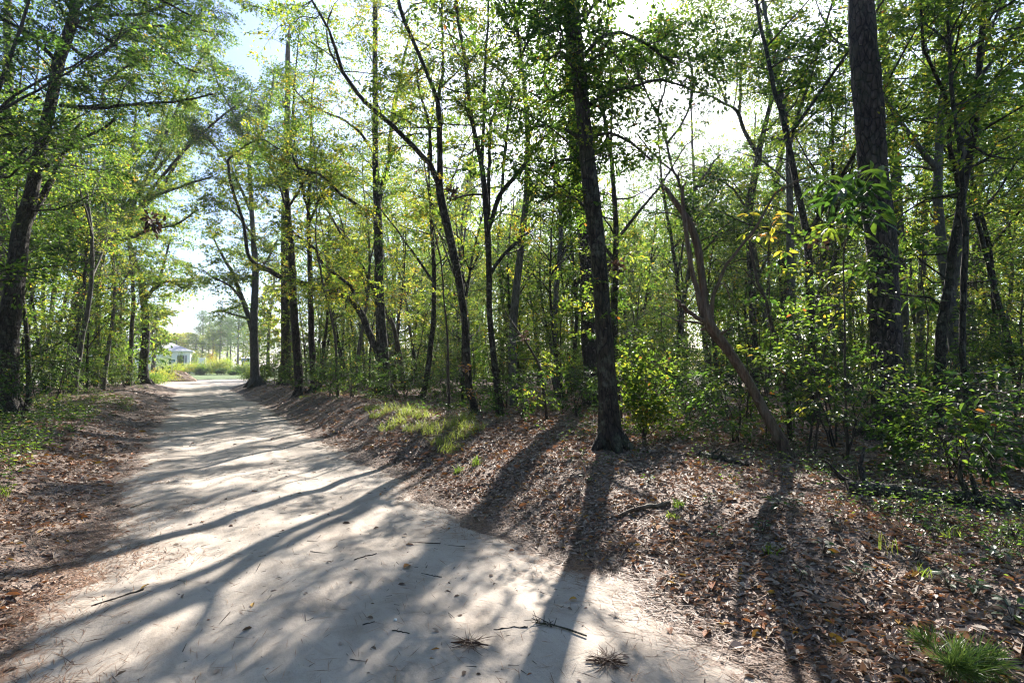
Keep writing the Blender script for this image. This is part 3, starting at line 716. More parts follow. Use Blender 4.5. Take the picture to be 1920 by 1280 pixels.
      limbs=[([(1090, 140, 7), (1068, 118, 6), (1057, 100, 5), (1040, 105, 5), (1020, 111, 5), (996, 97, 4), (970, 60, 3)], -.5), ([(1092, 136, 7), (1105, 118, 6), (1120, 108, 5), (1140, 101, 4), (1175, 85, 3)], .7), ([(1062, 88, 4), (1057, 70, 4), (1040, 20, 3)], -.4), ([(1075, 60, 8), (1100, 30, 7), (1130, -20, 5)], 1.0), ([(1085, 120, 9), (1120, 75, 8), (1165, 60, 6), (1215, 85, 5), (1262, 120, 4)], .6), ([(1095, 205, 8), (1140, 175, 7), (1190, 160, 6), (1240, 150, 5), (1290, 165, 3)], .9), ([(1072, 50, 9), (1040, 30, 8), (1000, 60, 6), (975, 110, 4)], -.6), ([(1100, 260, 7), (1140, 250, 6), (1185, 268, 5), (1225, 300, 3)], .8), ([(1098, 262, 8), (1060, 245, 7), (1022, 235, 5), (982, 250, 3)], 1.4), ([(1112, 400, 7), (1075, 372, 6), (1040, 366, 5), (1005, 380, 3)], 2.0), ([(1092, 190, 8), (1060, 170, 7), (1025, 190, 5), (990, 170, 3)], 2.2), ([(1105, 330, 7), (1090, 300, 6), (1060, 300, 5), (1030, 310, 3)], 3.0)], dens=1.25, tone=.34, shoots=1),
 dict(n='broken_snag', short='broken leaning snag', lab='broken dead trunk leaning left over the bank, splitting into two bare prongs', bark='snag', base=(1474, 858), dead=1,
      trunk=[(1474, 858, 25), (1462, 830, 20), (1440, 785, 18), (1414, 732, 17), (1384, 679, 17), (1357, 645, 18), (1333, 612, 21), (1322, 585, 17), (1320, 545, 13), (1315, 495, 13), (1304, 440, 13), (1292, 415, 12), (1275, 395, 10), (1262, 372, 9), (1252, 354, 8)],
      limbs=[([(1316, 588, 11), (1307, 545, 10), (1298, 495, 9), (1287, 440, 9), (1282, 400, 8), (1281, 370, 6), (1283, 338, 4)], -.2), ([(1325, 603, 8), (1307, 595, 8), (1290, 580, 8), (1276, 571, 7), (1266, 566, 5)], -.3), ([(1318, 608, 5), (1300, 602, 4), (1270, 600, 3), (1240, 588, 2)], .4),
             ([(1335, 600, 9), (1337, 551, 8), (1355, 515, 6), (1374, 480, 6), (1408, 440, 5), (1430, 405, 5), (1455, 365, 4), (1475, 348, 4), (1510, 336, 3), (1540, 335, 2)], -.5), ([(1340, 540, 3), (1357, 530, 3), (1370, 560, 2)], .3)], dens=0, tone=.4),
 dict(n='pine_tree', short='tall plated pine', lab='tall thick pine with plated bark rising out of the frame at right', bark='pine', top=24, base=(1672, 822), flare=1.25,
      trunk=[(1672, 822, 66), (1668, 780, 56), (1665, 700, 52), (1655, 500, 50), (1646, 430, 50), (1636, 302, 49), (1629, 200, 49), (1622, 100, 47), (1614, 0, 44)], limbs=[], dens=.4, tone=.3, f0=.6, pine=1),
 dict(n='pine_tree', short='ivied trunk beside the tall pine', lab='slim leafy-sided trunk just right of the tall thick pine', bark='grey', top=20, base=(1700, 742),
      trunk=[(1700, 742, 20), (1697, 650, 18), (1693, 558, 17), (1680, 336, 17), (1670, 200, 15), (1656, 67, 13), (1650, 0, 12)], limbs=[], dens=.9, tone=.5, f0=.35),
 dict(n='oak_tree', short='straight grey trunk', lab='straight grey trunk, second to the right of the tall thick pine', bark='grey', top=18, base=(1726, 735),
      trunk=[(1726, 735, 14), (1725, 650, 13), (1727, 564, 12), (1733, 417, 12), (1737, 336, 11), (1738, 168, 10), (1732, 67, 9), (1728, 0, 8)],
      limbs=[([(1738, 150, 5), (1755, 120, 4), (1790, 90, 3)], 1), ([(1737, 300, 4), (1700, 260, 3), (1670, 250, 2)], 1)], dens=1.0, tone=.5),
 dict(n='young_tree', short='dark kinked stem', lab='thin black stem kinked near its foot at the right, leafy top', bark='oak', top=11, base=(1842, 838),
      trunk=[(1842, 838, 16), (1832, 808, 14), (1817, 776, 12), (1804, 665, 10), (1807, 564, 11), (1809, 430, 10), (1806, 400, 9), (1799, 269, 8), (1786, 195, 7), (1780, 67, 6), (1782, 0, 5)],
      limbs=[([(1784, 90, 4), (1755, 60, 4), (1735, 40, 3)], .6), ([(1790, 100, 4), (1800, 50, 3), (1830, 10, 2)], -.6), ([(1803, 260, 5), (1850, 290, 4), (1900, 300, 3)], -.5)], dens=1.0, tone=.5),
 dict(n='oak_tree', short='wide-forked oak', lab='oak forking wide in a Y with sinuous limbs left of the tall pine', bark='oak', top=16, base=(1416, 740),
      trunk=[(1416, 740, 15), (1414, 660, 14), (1411, 564, 13), (1408, 497, 13), (1404, 396, 15), (1412, 345, 13), (1418, 319, 12), (1424, 280, 11), (1431, 249, 9), (1440, 210, 8), (1450, 172, 8), (1446, 155, 7), (1440, 134, 7), (1440, 90, 6), (1438, 50, 5), (1435, 5, 5)],
      limbs=[([(1420, 290, 8), (1411, 272, 8), (1395, 245, 7), (1387, 218, 7), (1375, 202, 6), (1364, 198, 5), (1330, 180, 4), (1300, 171, 3)], -.8), ([(1386, 215, 6), (1389, 168, 6), (1388, 140, 5), (1394, 111, 5), (1410, 75, 4), (1428, 30, 3), (1450, 0, 3)], .8),
             ([(1438, 245, 5), (1460, 222, 5), (1482, 202, 5), (1510, 182, 5), (1535, 165, 4), (1560, 147, 4), (1596, 131, 3)], -.6), ([(1376, 200, 3), (1382, 160, 3), (1378, 100, 2), (1360, 60, 2)], .8), ([(1300, 171, 4), (1270, 150, 3), (1250, 100, 3), (1255, 50, 2)], -.6), ([(1364, 198, 4), (1340, 130, 4), (1345, 60, 3), (1320, 0, 3)], .6), ([(1432, 30, 4), (1400, -20, 4), (1360, -30, 3)], -.8), ([(1404, 400, 5), (1370, 350, 4), (1330, 330, 3)], -1.2)], dens=1.35, tone=.50),
 dict(n='oak_tree', short='dark trunk behind the big-leaf sapling', lab='dark trunk in shade halfway between the broken snag and the tall pine', bark='oak', top=15, base=(1480, 735),
      trunk=[(1480, 735, 16), (1476, 640, 15), (1471, 568, 15), (1463, 450, 13), (1455, 360, 11), (1470, 250, 9), (1478, 150, 7)], limbs=[([(1458, 370, 7), (1445, 320, 6), (1400, 260, 4)], 1), ([(1465, 280, 6), (1510, 230, 5), (1550, 190, 4)], -1.5)], dens=1.2, tone=.46),
 dict(n='young_tree', short='thin reddish leaning stem', lab='thin reddish vine-wrapped stem leaning left just right of the broken snag', bark='thin', top=6, base=(1484, 826),
      trunk=[(1484, 826, 9), (1480, 800, 9), (1475, 732, 8), (1461, 658, 7), (1449, 615, 7), (1438, 574, 6), (1422, 530, 6), (1412, 490, 5), (1405, 450, 4)], limbs=[], dens=.7, tone=.62, noext=1, f0=.6),
 dict(n='young_tree', short='bowed stem beside the sun', lab='thin bowed stem arching up left towards the sun glare', bark='thin', top=10, base=(1345, 752),
      trunk=[(1345, 752, 7), (1340, 660, 7), (1318, 520, 6), (1300, 440, 6), (1285, 380, 6), (1268, 330, 5), (1261, 319, 5), (1250, 270, 5), (1238, 228, 5), (1215, 180, 4), (1198, 141, 4), (1185, 100, 3)], limbs=[([(1285, 380, 5), (1320, 330, 4), (1350, 290, 3)], 1), ([(1250, 270, 5), (1285, 220, 4), (1300, 160, 4), (1290, 100, 3)], .6), ([(1232, 210, 4), (1250, 150, 4), (1240, 90, 3), (1260, 40, 2)], .8), ([(1260, 320, 4), (1225, 290, 3), (1195, 250, 3)], .5), ([(1310, 480, 4), (1350, 440, 4), (1390, 420, 3)], 1), ([(1295, 420, 4), (1260, 400, 3), (1230, 400, 3)], .6), ([(1210, 170, 4), (1170, 150, 3), (1140, 160, 2)], .6)], dens=2.0, tone=.34, noext=1, f0=.42),
 dict(n='young_tree', short='thin leaning sapling stem', lab='thin sapling stem bending left on the sunny bank between slender and dark oaks', bark='thin', top=6, base=(1025, 786),
      trunk=[(1025, 786, 6), (1020, 740, 5), (1013, 692, 5), (995, 655, 4), (976, 628, 4), (960, 605, 3), (945, 580, 2)], limbs=[], dens=1.2, tone=.6, noext=1, f0=.35),
 dict(n='young_tree', short='dim thin trunk', lab='dim thin trunk in shade between the arching-limb oak and the curving oak', bark='oak', top=12, base=(816, 708),
      trunk=[(816, 708, 7), (816, 650, 6), (818, 510, 6), (822, 420, 5), (815, 350, 4)], limbs=[], dens=1.0, tone=.5, f0=.4),
 dict(n='young_tree', short='thin straight sapling', lab='thin straight sapling just left of the curving oak, red dead leaves at foot', bark='thin', top=7, base=(842, 770),
      trunk=[(842, 770, 5), (840, 700, 5), (838, 625, 4), (832, 560, 3), (828, 500, 3)], limbs=[], dens=1.1, tone=.55, f0=.35),
 dict(n='oak_tree', short='shaded trunk behind', lab='shaded trunk with bent limbs behind and between the curving and slender oaks', bark='oak', top=14, base=(895, 700),
      trunk=[(895, 700, 11), (897, 600, 10), (898, 524, 10), (890, 480, 9), (860, 440, 8), (838, 425, 7), (800, 400, 6), (780, 385, 4)], limbs=[([(896, 540, 6), (930, 470, 5), (975, 400, 4), (1010, 340, 3)], 1), ([(860, 440, 5), (868, 400, 5), (880, 350, 4), (885, 300, 3)], 1)], dens=1.2, tone=.52),
 dict(n='young_tree', short='crooked thin trunk', lab='thin crooked stem rising between the narrow dark trunk and arching-limb oak', bark='thin', top=10, base=(633, 745),
      trunk=[(633, 745, 6), (630, 690, 5), (628, 630, 5), (618, 580, 4), (608, 545, 4), (600, 500, 4), (592, 450, 3)], limbs=[], dens=1.3, tone=.62, f0=.35),
 dict(n='young_tree', short='leaning stem under the canopy', lab='slim dark trunk with sunlit leaves between the forked tree and thick pine', bark='thin', top=12, base=(505, 705),
      trunk=[(505, 705, 6), (503, 660, 5), (505, 600, 5), (512, 550, 4), (515, 500, 3)], limbs=[], dens=1.4, tone=.62, f0=.3),
 dict(n='young_tree', short='thin upright trunk', lab='thin upright trunk seen through leaves left of the wide-forked oak', bark='oak', top=13, base=(1203, 705),
      trunk=[(1203, 705, 8), (1200, 640, 7), (1197, 560, 7), (1192, 480, 6), (1180, 420, 5), (1172, 380, 4)], limbs=[], dens=1.0, tone=.55, f0=.4),
]
BASES = []
LAND = []
FSCALE = 1.0


def hero(h):
    b = ground_hit(*h['base'])
    Y = b[1]
    root = empty(h['n'], b)
    BASES.append(b); LAND.append((h['base'][0], h['short'], Y))
    tag(root, h['lab'], 'snag' if h.get('dead') else 'tree', None, 'thing')
    wood = MB(); crown = MB()
    bm_ = M['bark_' + h['bark']]
    tr = []
    for k, (px, py, w) in enumerate(h['trunk']):
        p = at(px, py, Y); r = w * h.get('wide', 1) * Y / FPX / 2
        tr.append([p[0], p[1], p[2], r])
    tr = np.array(tr)
    zb = b[2]
    tr[0, :3] = b
    low = tr[0].copy(); low[2] -= .35; low[3] *= 1.2
    tr = np.concatenate([low[None], tr])
    if not h.get('noext') and not h.get('dead'):
        top = h['top']; z0 = tr[-1, 2]; d = tr[-1, :3] - tr[-2, :3]; d = d / (np.linalg.norm(d) + 1e-9)
        d = nrm(d * .6 + np.array([0, 0, .7]))
        n = max(2, int((top - z0) / 1.6)) if top > z0 + 1 else 0
        r0 = tr[-1, 3]; p = tr[-1, :3].copy()
        for q in range(n):
            p = p + d * ((top - z0) / n) + rng.normal(0, .18, 3) * np.array([1, 1, 0]) * (0.3 if h.get('pine') else 1)
            tr = np.concatenate([tr, [[*p, max(.015, r0 * (1 - (q + 1) / n * .9))]]])
    line = smooth_line(tr, .35, .006)
    fl = h.get('flare', 1.15)
    hh = line[:, 2] - zb
    line[:, 3] *= 1 + (fl - 1) * np.exp(-np.clip(hh, 0, 9) / .22) * .6
    big = line[2, 3] > .08
    if big and Y < 16:
        sh_ = {'pine': (5, 3.2, 1.0), 'oak': (9, 1.4, 1.5), 'snag': (8, 1.6, 2.6), 'grey': (6, 2, 1.2)}.get(h['bark'], (7, 1.5, 1.2))
        fine = smooth_line(np.concatenate([line[::3], line[-1:]]), .10)
        wood.tube(fine[:, :3], fine[:, 3], 30, .5, 0, ridges=sh_)
    else:
        wood.tube(line[:, :3] - 0, line[:, 3], 14 if big else 8, .5, 0, rough=.07)
    if big:   # root buttresses
        for q in range(6):
            a = q * pi / 3 + rng.random()
            rr = line[1, 3]
            P = np.array([[*b[:2], zb + rr * 1.3], [b[0] + cos(a) * rr * .7, b[1] + sin(a) * rr * .7, zb + rr * .5], [b[0] + cos(a) * rr * 1.25, b[1] + sin(a) * rr * 1.25, zb - .01], [b[0] + cos(a) * rr * 1.7, b[1] + sin(a) * rr * 1.7, zb - .14]])
            pl = smooth_line(np.concatenate([P, np.array([[rr * .5], [rr * .42], [rr * .25], [rr * .1]])], 1), .08)
            wood.tube(pl[:, :3], pl[:, 3], 7, .5, 0, cap=False)
    if h.get('dead'):
        tip = line[-1]; dv = nrm(line[-1, :3] - line[-4, :3])
        for q in range(6):
            o3 = rng.normal(0, tip[3] * .45, 3)
            wood.tube(np.array([tip[:3] - dv * .06 + o3, tip[:3] + dv * rng.uniform(.01, .05) + o3, tip[:3] + dv * rng.uniform(.06, .16) + o3 * 1.2]), [tip[3] * .42, tip[3] * .3, .002], 5, .5, 0)
        for q in range(9):
            i = rng.integers(6, len(line) - 6); d3 = nrm(rng.normal(0, 1, 3) + np.array([0, 0, .5])); r3 = line[i, 3]
            wood.tube(np.array([line[i, :3], line[i, :3] + d3 * r3 * 1.3, line[i, :3] + d3 * r3 * rng.uniform(1.6, 3.0)]), [r3 * .5, r3 * .34, r3 * .16], 6, .5, 0)
    limb_lines = []
    limb_objs = []
    for pts, dd in h['limbs']:
        P = []
        for k, (px, py, w) in enumerate(pts):
            f = k / (len(pts) - 1)
            yy = Y + dd * f
            p = at(px, py, yy); P.append([*p, w * yy / FPX / 2])
        l = smooth_line(P, .25, .012)
        lm = MB(); lm.tube(l[:, :3], l[:, 3], 8, .5, 0, rough=.06)
        limb_lines.append(l); limb_objs.append(lm)
    dist = Y
    if not h.get('dead'):
        near = dist < 15
        ll = .072 if near else .10 * max(1, dist / 26)
        lw = ll * .52
        shape = 'hex' if dist < 14 else 'rhomb'
        k = 42 if near else 34
        dens = h['dens'] * FSCALE
        br = []
        Ltr = np.linalg.norm(line[-1, :3] - line[0, :3])
        f0 = h.get('f0', .36)
        if h.get('pine'):
            br = branch_out(wood, line, f0, .45, 2.6, .035, (-.1, .6))
        else:
            br += branch_out(wood, line, f0, .34 / max(dens, .3), 2.4 if big or Ltr > 10 else 1.7, .028, (.0, .7))
        for l in limb_lines:
            lg = np.linalg.norm(l[-1, :3] - l[0, :3])
            br += branch_out(wood, l, .2, .26 / max(dens, .3), min(2.0, .6 + lg * .35), .02, (-.2, .7))
            br.append(l[int(len(l) * .6):])
        if h.get('pine'):
            pine_tufts(crown, br, 6.0 * dens, h['tone'], b)
        else:
            leaf_lines(crown, br, 5.0 * min(1.2, max(.7, dens)), .62 if near else .8, k, ll, lw, h['tone'], start=.2, out=np.zeros(3), shape=shape, flat=.5)
        if h.get('shoots'):
            for l, f in ((line, .12),):
                sh = branch_out(wood, l, f, .13, .50, .007, (.0, .8))
                leaf_lines(crown, sh, 7, .30, 18, .06, .034, .5, start=.1, out=np.zeros(3), shape='hex', flat=.5)
    wood.build('trunk', [bm_], root, b, True)
    for lm in limb_objs:
        lm.build('limb', [bm_], root, b, True)
    if crown.V:
        crown.build('crown', [M['needle'] if h.get('pine') else M['leaf'], bm_], root, b)
    return root


def pine_tufts(mb, lines, per_m, tone, out=None, nl=.16, k=26):
    Ps, Xs = [], []
    for b in lines:
        n = len(b) - 1; lg = np.linalg.norm(b[-1, :3] - b[0, :3])
        for f in np.concatenate([[1.0], .45 + .55 * rng.random(max(1, int(lg * per_m * .55)))]):
            x = f * n; i = min(int(x), n - 1); w = x - i
            Ps.append(b[i, :3] * (1 - w) + b[i + 1, :3] * w + rng.normal(0, .14, 3)); d = b[i + 1, :3] - b[i, :3]
            Xs.append(nrm(d) + np.array([0, 0, .4]) + rng.normal(0, .4, 3))
    Ps, Xs = np.array(Ps), nrm(np.array(Xs))
    if out is not None:
        kp = sun_keep(Ps); Ps, Xs = Ps[kp], Xs[kp]
    n = len(Ps)
    D = Xs[:, None] * .7 + rng.normal(0, .6, (n, k, 3))
    D = nrm(D)
    P = np.repeat(Ps[:, None], k, 1) + D * .03 - Xs[:, None] * rng.random((n, k, 1)) * .18
    mb.leaves(P.reshape(-1, 3), D.reshape(-1, 3), rng.normal(0, 1, (n * k, 3)), nl * rng.uniform(.7, 1.3, n * k), .012 * nl / .16, np.clip(tone + rng.normal(0, .12, n * k), 0, 1), 'rhomb', 0, fold=0.02)


for h in HERO:
    hero(h)
# ------------------------------------------------------------------ trees and shrubs that repeat: a few of each kind, then copies
def copy_thing(root, loc, rz, sc):
    r = root.copy(); COL.objects.link(r)
    r.location = [float(c) for c in loc]; r.rotation_euler = (0, 0, rz); r.scale = (sc, sc, sc)
    for ch in [c for c in bpy.data.objects if c.parent == root]:
        d = ch.copy(); COL.objects.link(d); d.parent = r; d.matrix_parent_inverse.identity()
    return r


CH = {}


def parts_of(root):
    return CH[root.name]


def copy_fast(root, loc, rz, sc):
    r = root.copy(); COL.objects.link(r)
    r.location = [float(c) for c in loc]; r.rotation_euler = (0, 0, rz); r.scale = (sc, sc, sc)
    for ch in CH[root.name]:
        d = ch.copy(); COL.objects.link(d); d.parent = r
    return r


def bg_tree(kind, at_=None):
    """a forest tree with its foot at the origin"""
    wood, crown = MB(), MB()
    H = {0: 13, 1: 15, 2: 11, 3: 9, 4: 17, 5: 12}[kind]
    lean = rng.normal(0, .05, 2); r0 = H * .0074
    n = 9; z = np.linspace(-.3, H, n)
    P = np.stack([lean[0] * z + .25 * np.sin(z * .5 + kind), lean[1] * z + .25 * np.cos(z * .43 + kind) - .25, z], 1)
    l = smooth_line(np.concatenate([P, (r0 * (1.15 - 1.05 * np.linspace(0, 1, n)))[:, None]], 1), .5, .012)
    wood.tube(l[:, :3], l[:, 3], 9, .5, 0, rough=.06)
    br = branch_out(wood, l, .16 if kind in (2, 3, 5) else .30, .36, 2.5 if kind in (0, 1, 4) else 2.0, .03, (.1, .9), lift=.15)
    # two big forks
    for q in range(3 if kind != 4 else 1):
        i = int(len(l) * rng.uniform(.32, .6)); a = rng.random() * 2 * pi
        d = np.array([cos(a), sin(a), 1.3]); d /= np.linalg.norm(d); lg = H * rng.uniform(.28, .42)
        t = np.linspace(0, 1, 6)[:, None]
        pts = l[i, :3] + d * t * lg + rng.normal(0, .12, (6, 3)) * t
        f = smooth_line(np.concatenate([pts, l[i, 3] * .7 * (1 - .85 * t)], 1), .4, .01)
        wood.tube(f[:, :3], f[:, 3], 7, .5, 0)
        br += branch_out(wood, f, .2, .36, 1.8, .02, (.0, .8))
    leaf_lines(crown, br, 3.8, .75, 34, .10, .054, [.42, .52, .36, .58, .34, .47][kind], start=.15, shape='rhomb', flat=.5, tw=.005, out=None if at_ is None else np.asarray(at_))
    root = empty('forest_tree', (0, 0, 0) if at_ is None else at_)
    a = wood.build('trunk', [M['bark_grey'] if kind in (1, 4) else M['bark_oak']], root, (0, 0, 0), True)
    b = crown.build('crown', [M['leaf'], M['bark_oak']], root)
    CH[root.name] = [a, b]
    return root


def understory(kind):
    """a thin-stemmed sapling whose twigs lie in flat layers"""
    wood, crown = MB(), MB()
    H = [1.1, 1.9, 2.8, 3.8, 1.5, 5.0][kind]
    br = []
    for q in range([4, 3, 2, 2, 5, 1][kind]):
        a = rng.random() * 2 * pi; le = rng.uniform(.05, .3)
        n = 6; z = np.linspace(-.1, H * rng.uniform(.75, 1.0), n)
        P = np.stack([cos(a) * le * z + .04 * rng.normal(0, 1, n), sin(a) * le * z + .04 * rng.normal(0, 1, n), z], 1)
        l = smooth_line(np.concatenate([P, ((.007 + .0035 * H) * (1.1 - np.linspace(0, 1, n)))[:, None]], 1), .25, .005)
        wood.tube(l[:, :3], l[:, 3], 6, .5, 0, cap=False)
        br += branch_out(wood, l, .18, .17, .45 + .16 * H, .007, (-.05, .45))
    leaf_lines(crown, br, 4.6, .42, 20, .068, .038, [.34, .37, .40, .43, .32, .46][kind], start=.1, shape='hex', flat=.26, tw=.003, droop=.12)
    root = empty('understory_shrub' if H < 2.4 else 'understory_sapling')
    a = wood.build('stem', [M['bark_thin']], root, (0, 0, 0), True)
    b = crown.build('foliage', [M['leaf_gloss'], M['bark_thin']], root)
    CH[root.name] = [a, b]
    return root


ORD = ['nearest', 'second nearest', 'third nearest', 'fourth nearest', 'fifth nearest', 'sixth nearest', 'seventh nearest', 'eighth nearest', 'ninth nearest', 'tenth nearest', 'eleventh nearest', 'twelfth nearest',
       'thirteenth nearest', 'fourteenth nearest', 'fifteenth nearest', 'sixteenth nearest', 'seventeenth nearest', 'eighteenth nearest', 'nineteenth nearest', 'twentieth nearest']
MARKS = sorted([(13, 'left edge oak'), (128, 'fanning-limbed leaning tree'), (270, 'slim verge oak'), (480, 'road-end forked tree'), (563, 'two close pines'), (721, 'arching-limb oak'), (892, 'curving oak'), (937, 'slender forked oak'),
                (1146, 'thick dark oak'), (1310, 'bowed thin stem'), (1416, 'wide Y-forked oak'), (1474, 'broken snag'), (1672, 'tall plated pine'), (1726, 'straight grey trunk'), (1842, 'black kinked stem')])


def label_all(items, cat, group):
    """items: (object, x, y, z, description). A label says what it is, what it stands between and its rank from the camera."""
    cells = {}
    for o_, x, y, z, desc in items:
        px = float(proj(np.array([x, y, z]))[0])
        k = sum(1 for m_ in MARKS if m_[0] < px)
        cells.setdefault((k, desc), []).append((y, o_))
    for (k, desc), lst in cells.items():
        lst.sort(key=lambda t: t[0])
        if k == 0: where = 'left of the left edge oak'
        elif k == len(MARKS): where = 'right of the black kinked stem'
        else: where = 'between %s and %s' % (MARKS[k - 1][1], MARKS[k][1])
        for r_, (yy, o_) in enumerate(lst):
            lab = desc + ' ' + where + (', ' + ORD[min(r_, 19)] if len(lst) > 1 else '')
            tag(o_, lab, cat, group)


def scatter(n, sampler, mind, existing):
    pts = list(existing); out = []
    tries = 0
    while len(out) < n and tries < n * 60:
        tries += 1
        p = sampler()
        if p is None: continue
        if all((p[0] - q[0]) ** 2 + (p[1] - q[1]) ** 2 > mind * mind for q in pts):
            pts.append(p); out.append(p)
    return out


def samp_forest(dmin, dmax, azl, azh, vmin_r, vmin_l):
    def f():
        d = sqrt(random.uniform(dmin ** 2, dmax ** 2)); a = radians(random.uniform(azl, azh))
        x, y = d * sin(a), d * cos(a)
        u_, v_ = road_uv(x, y)
        if -vmin_l < v_ < vmin_r or u_ > U_CROSS0 - 4 and v_ < 12: return None
        if u_ > U_CROSS0 + 2: return None
        return (x, y)
    return f


hb = [(float(b[0]), float(b[1])) for b in BASES]
SH = SUN[:2] / np.linalg.norm(SUN[:2]); TEL = SUN[2] / np.linalg.norm(SUN[:2])
LINES = [(g_, r_) for g_, r_ in LIT] + [(np.array([0, 0, CAMZ]), .5)]


def blocks(x, y, H, wid):
    """how many sunny ground spots a crown standing here would shade"""
    c = 0
    for g_, r_ in LINES:
        dx, dy = x - g_[0], y - g_[1]
        t = dx * SH[0] + dy * SH[1]; q = abs(dx * SH[1] - dy * SH[0])
        z = g_[2] + t * TEL
        if t > 0 and q < wid and .15 * H < z < H * 1.02: c += 1
    return c


def unhidden(f, ymax=23):
    def g_():
        p = f()
        if p is None: return None
        px = 960 + FPX * p[0] / max(p[1], .1)
        if p[1] < ymax and (any(abs(px - b[0]) < 20 for b in LAND) or 1230 < px < 1470 and p[1] < 19): return None
        return p
    return g_


def clear(f, H, wid, most=0):
    def g_():
        p = f()
        return None if p is None or blocks(p[0], p[1], H, wid) > most else p
    return g_


kinds = [bg_tree(k) for k in range(6)]
TDESC = ['slender leafy tree', 'grey-barked tall tree', 'low-branched bushy tree', 'short yellow-green tree', 'tall narrow-crowned tree', 'crooked bushy tree']
spots = scatter(104, unhidden(clear(samp_forest(14, 44, -30, 52, 4.5, 99), 13.5, 1.3), 18), 1.9, hb) + scatter(40, clear(samp_forest(9, 46, -58, -30, 99, 4.6), 13.5, 1.2), 1.7, hb)
items = []
used = set()
for i, (x, y) in enumerate(spots):
    k = i % 6
    z = float(h_ground(x, y))
    rz = random.uniform(0, 2 * pi); sc = random.uniform(.82, 1.15)
    if k not in used:
        used.add(k); o_ = kinds[k]; o_.location = (x, y, z); o_.rotation_euler = (0, 0, rz); o_.scale = (sc, sc, sc)
    else:
        o_ = copy_fast(kinds[k], (x, y, z), rz, sc)
    items.append((o_, x, y, z, TDESC[k]))
# trees on the sun's side of the road: each grown in place, with the gaps that let the sun patches through
for i, (x, y) in enumerate(scatter(22, unhidden(samp_forest(12.5, 30, -24, 46, 4.6, 99)), 2.2, hb + spots)):
    k = (i * 5 + 1) % 6
    z = float(h_ground(x, y)); o_ = bg_tree(k, (x, y, z)); items.append((o_, x, y, z, TDESC[k]))
label_all(items, 'tree', 'trees standing deeper in the wood')

SK = [understory(k) for k in range(6)]
SDESC = ['low leafy shrub', 'head-high layered sapling', 'layered green sapling', 'tall thin sapling', 'bushy dark shrub', 'slim tall sapling']
sh = []
# near right understory placed where the photo has it: (px, py of the foot, kind)
for px, py, k in [(1290, 800, 0), (1330, 790, 1), (1380, 830, 0), (1405, 790, 2), (1440, 770, 3), (1520, 850, 2), (1560, 840, 1), (1588, 862, 1), (1560, 790, 2), (1780, 830, 1),
                   (1860, 880, 0), (1850, 910, 0), (1790, 900, 0), (1540, 800, 3), (1500, 780, 3), (1250, 790, 0), (1760, 780, 2), (1900, 800, 3), (1840, 800, 2),
                   (760, 745, 4), (790, 745, 0), (820, 752, 0), (700, 745, 4), (660, 745, 4), (1080, 780, 0), (980, 790, 0), (950, 765, 1), (1050, 765, 1), (1000, 745, 2), (960, 735, 3), (1060, 750, 3), (850, 745, 2), (870, 755, 0), (620, 742, 4), (740, 750, 0),
                   (30, 745, 1), (95, 745, 2), (120, 740, 4), (160, 735, 4), (180, 728, 1), (210, 722, 4), (-10, 745, 3), (50, 740, 3), (85, 735, 3), (150, 722, 2), (230, 722, 0), (255, 716, 4), (192, 718, 4), (600, 738, 0), (520, 722, 4), (550, 728, 0)]:
    g = ground_hit(px, py); sh.append((g[0], g[1], k))
ex = [(p[0], p[1]) for p in sh] + hb
for (x, y) in scatter(110, clear(samp_forest(9.5, 40, -28, 50, 3.6, 99), 3.5, .4), .9, ex) + scatter(34, samp_forest(9, 42, -58, -32, 99, 3.6), .9, ex):
    sh.append((x, y, random.choice([0, 1, 2, 2, 3, 3, 4, 5, 5])))
items = []; used = set()
for (x, y, k) in sh:
    z = float(h_ground(x, y)); rz = random.uniform(0, 2 * pi); sc = random.uniform(.8, 1.2)
    if k not in used:
        used.add(k); o_ = SK[k]; o_.location = (x, y, z); o_.rotation_euler = (0, 0, rz); o_.scale = (sc, sc, sc)
    else:
        o_ = copy_fast(SK[k], (x, y, z), rz, sc)
    items.append((o_, x, y, z, SDESC[k]))
label_all(items, 'shrub', 'shrubs and saplings of the understory')

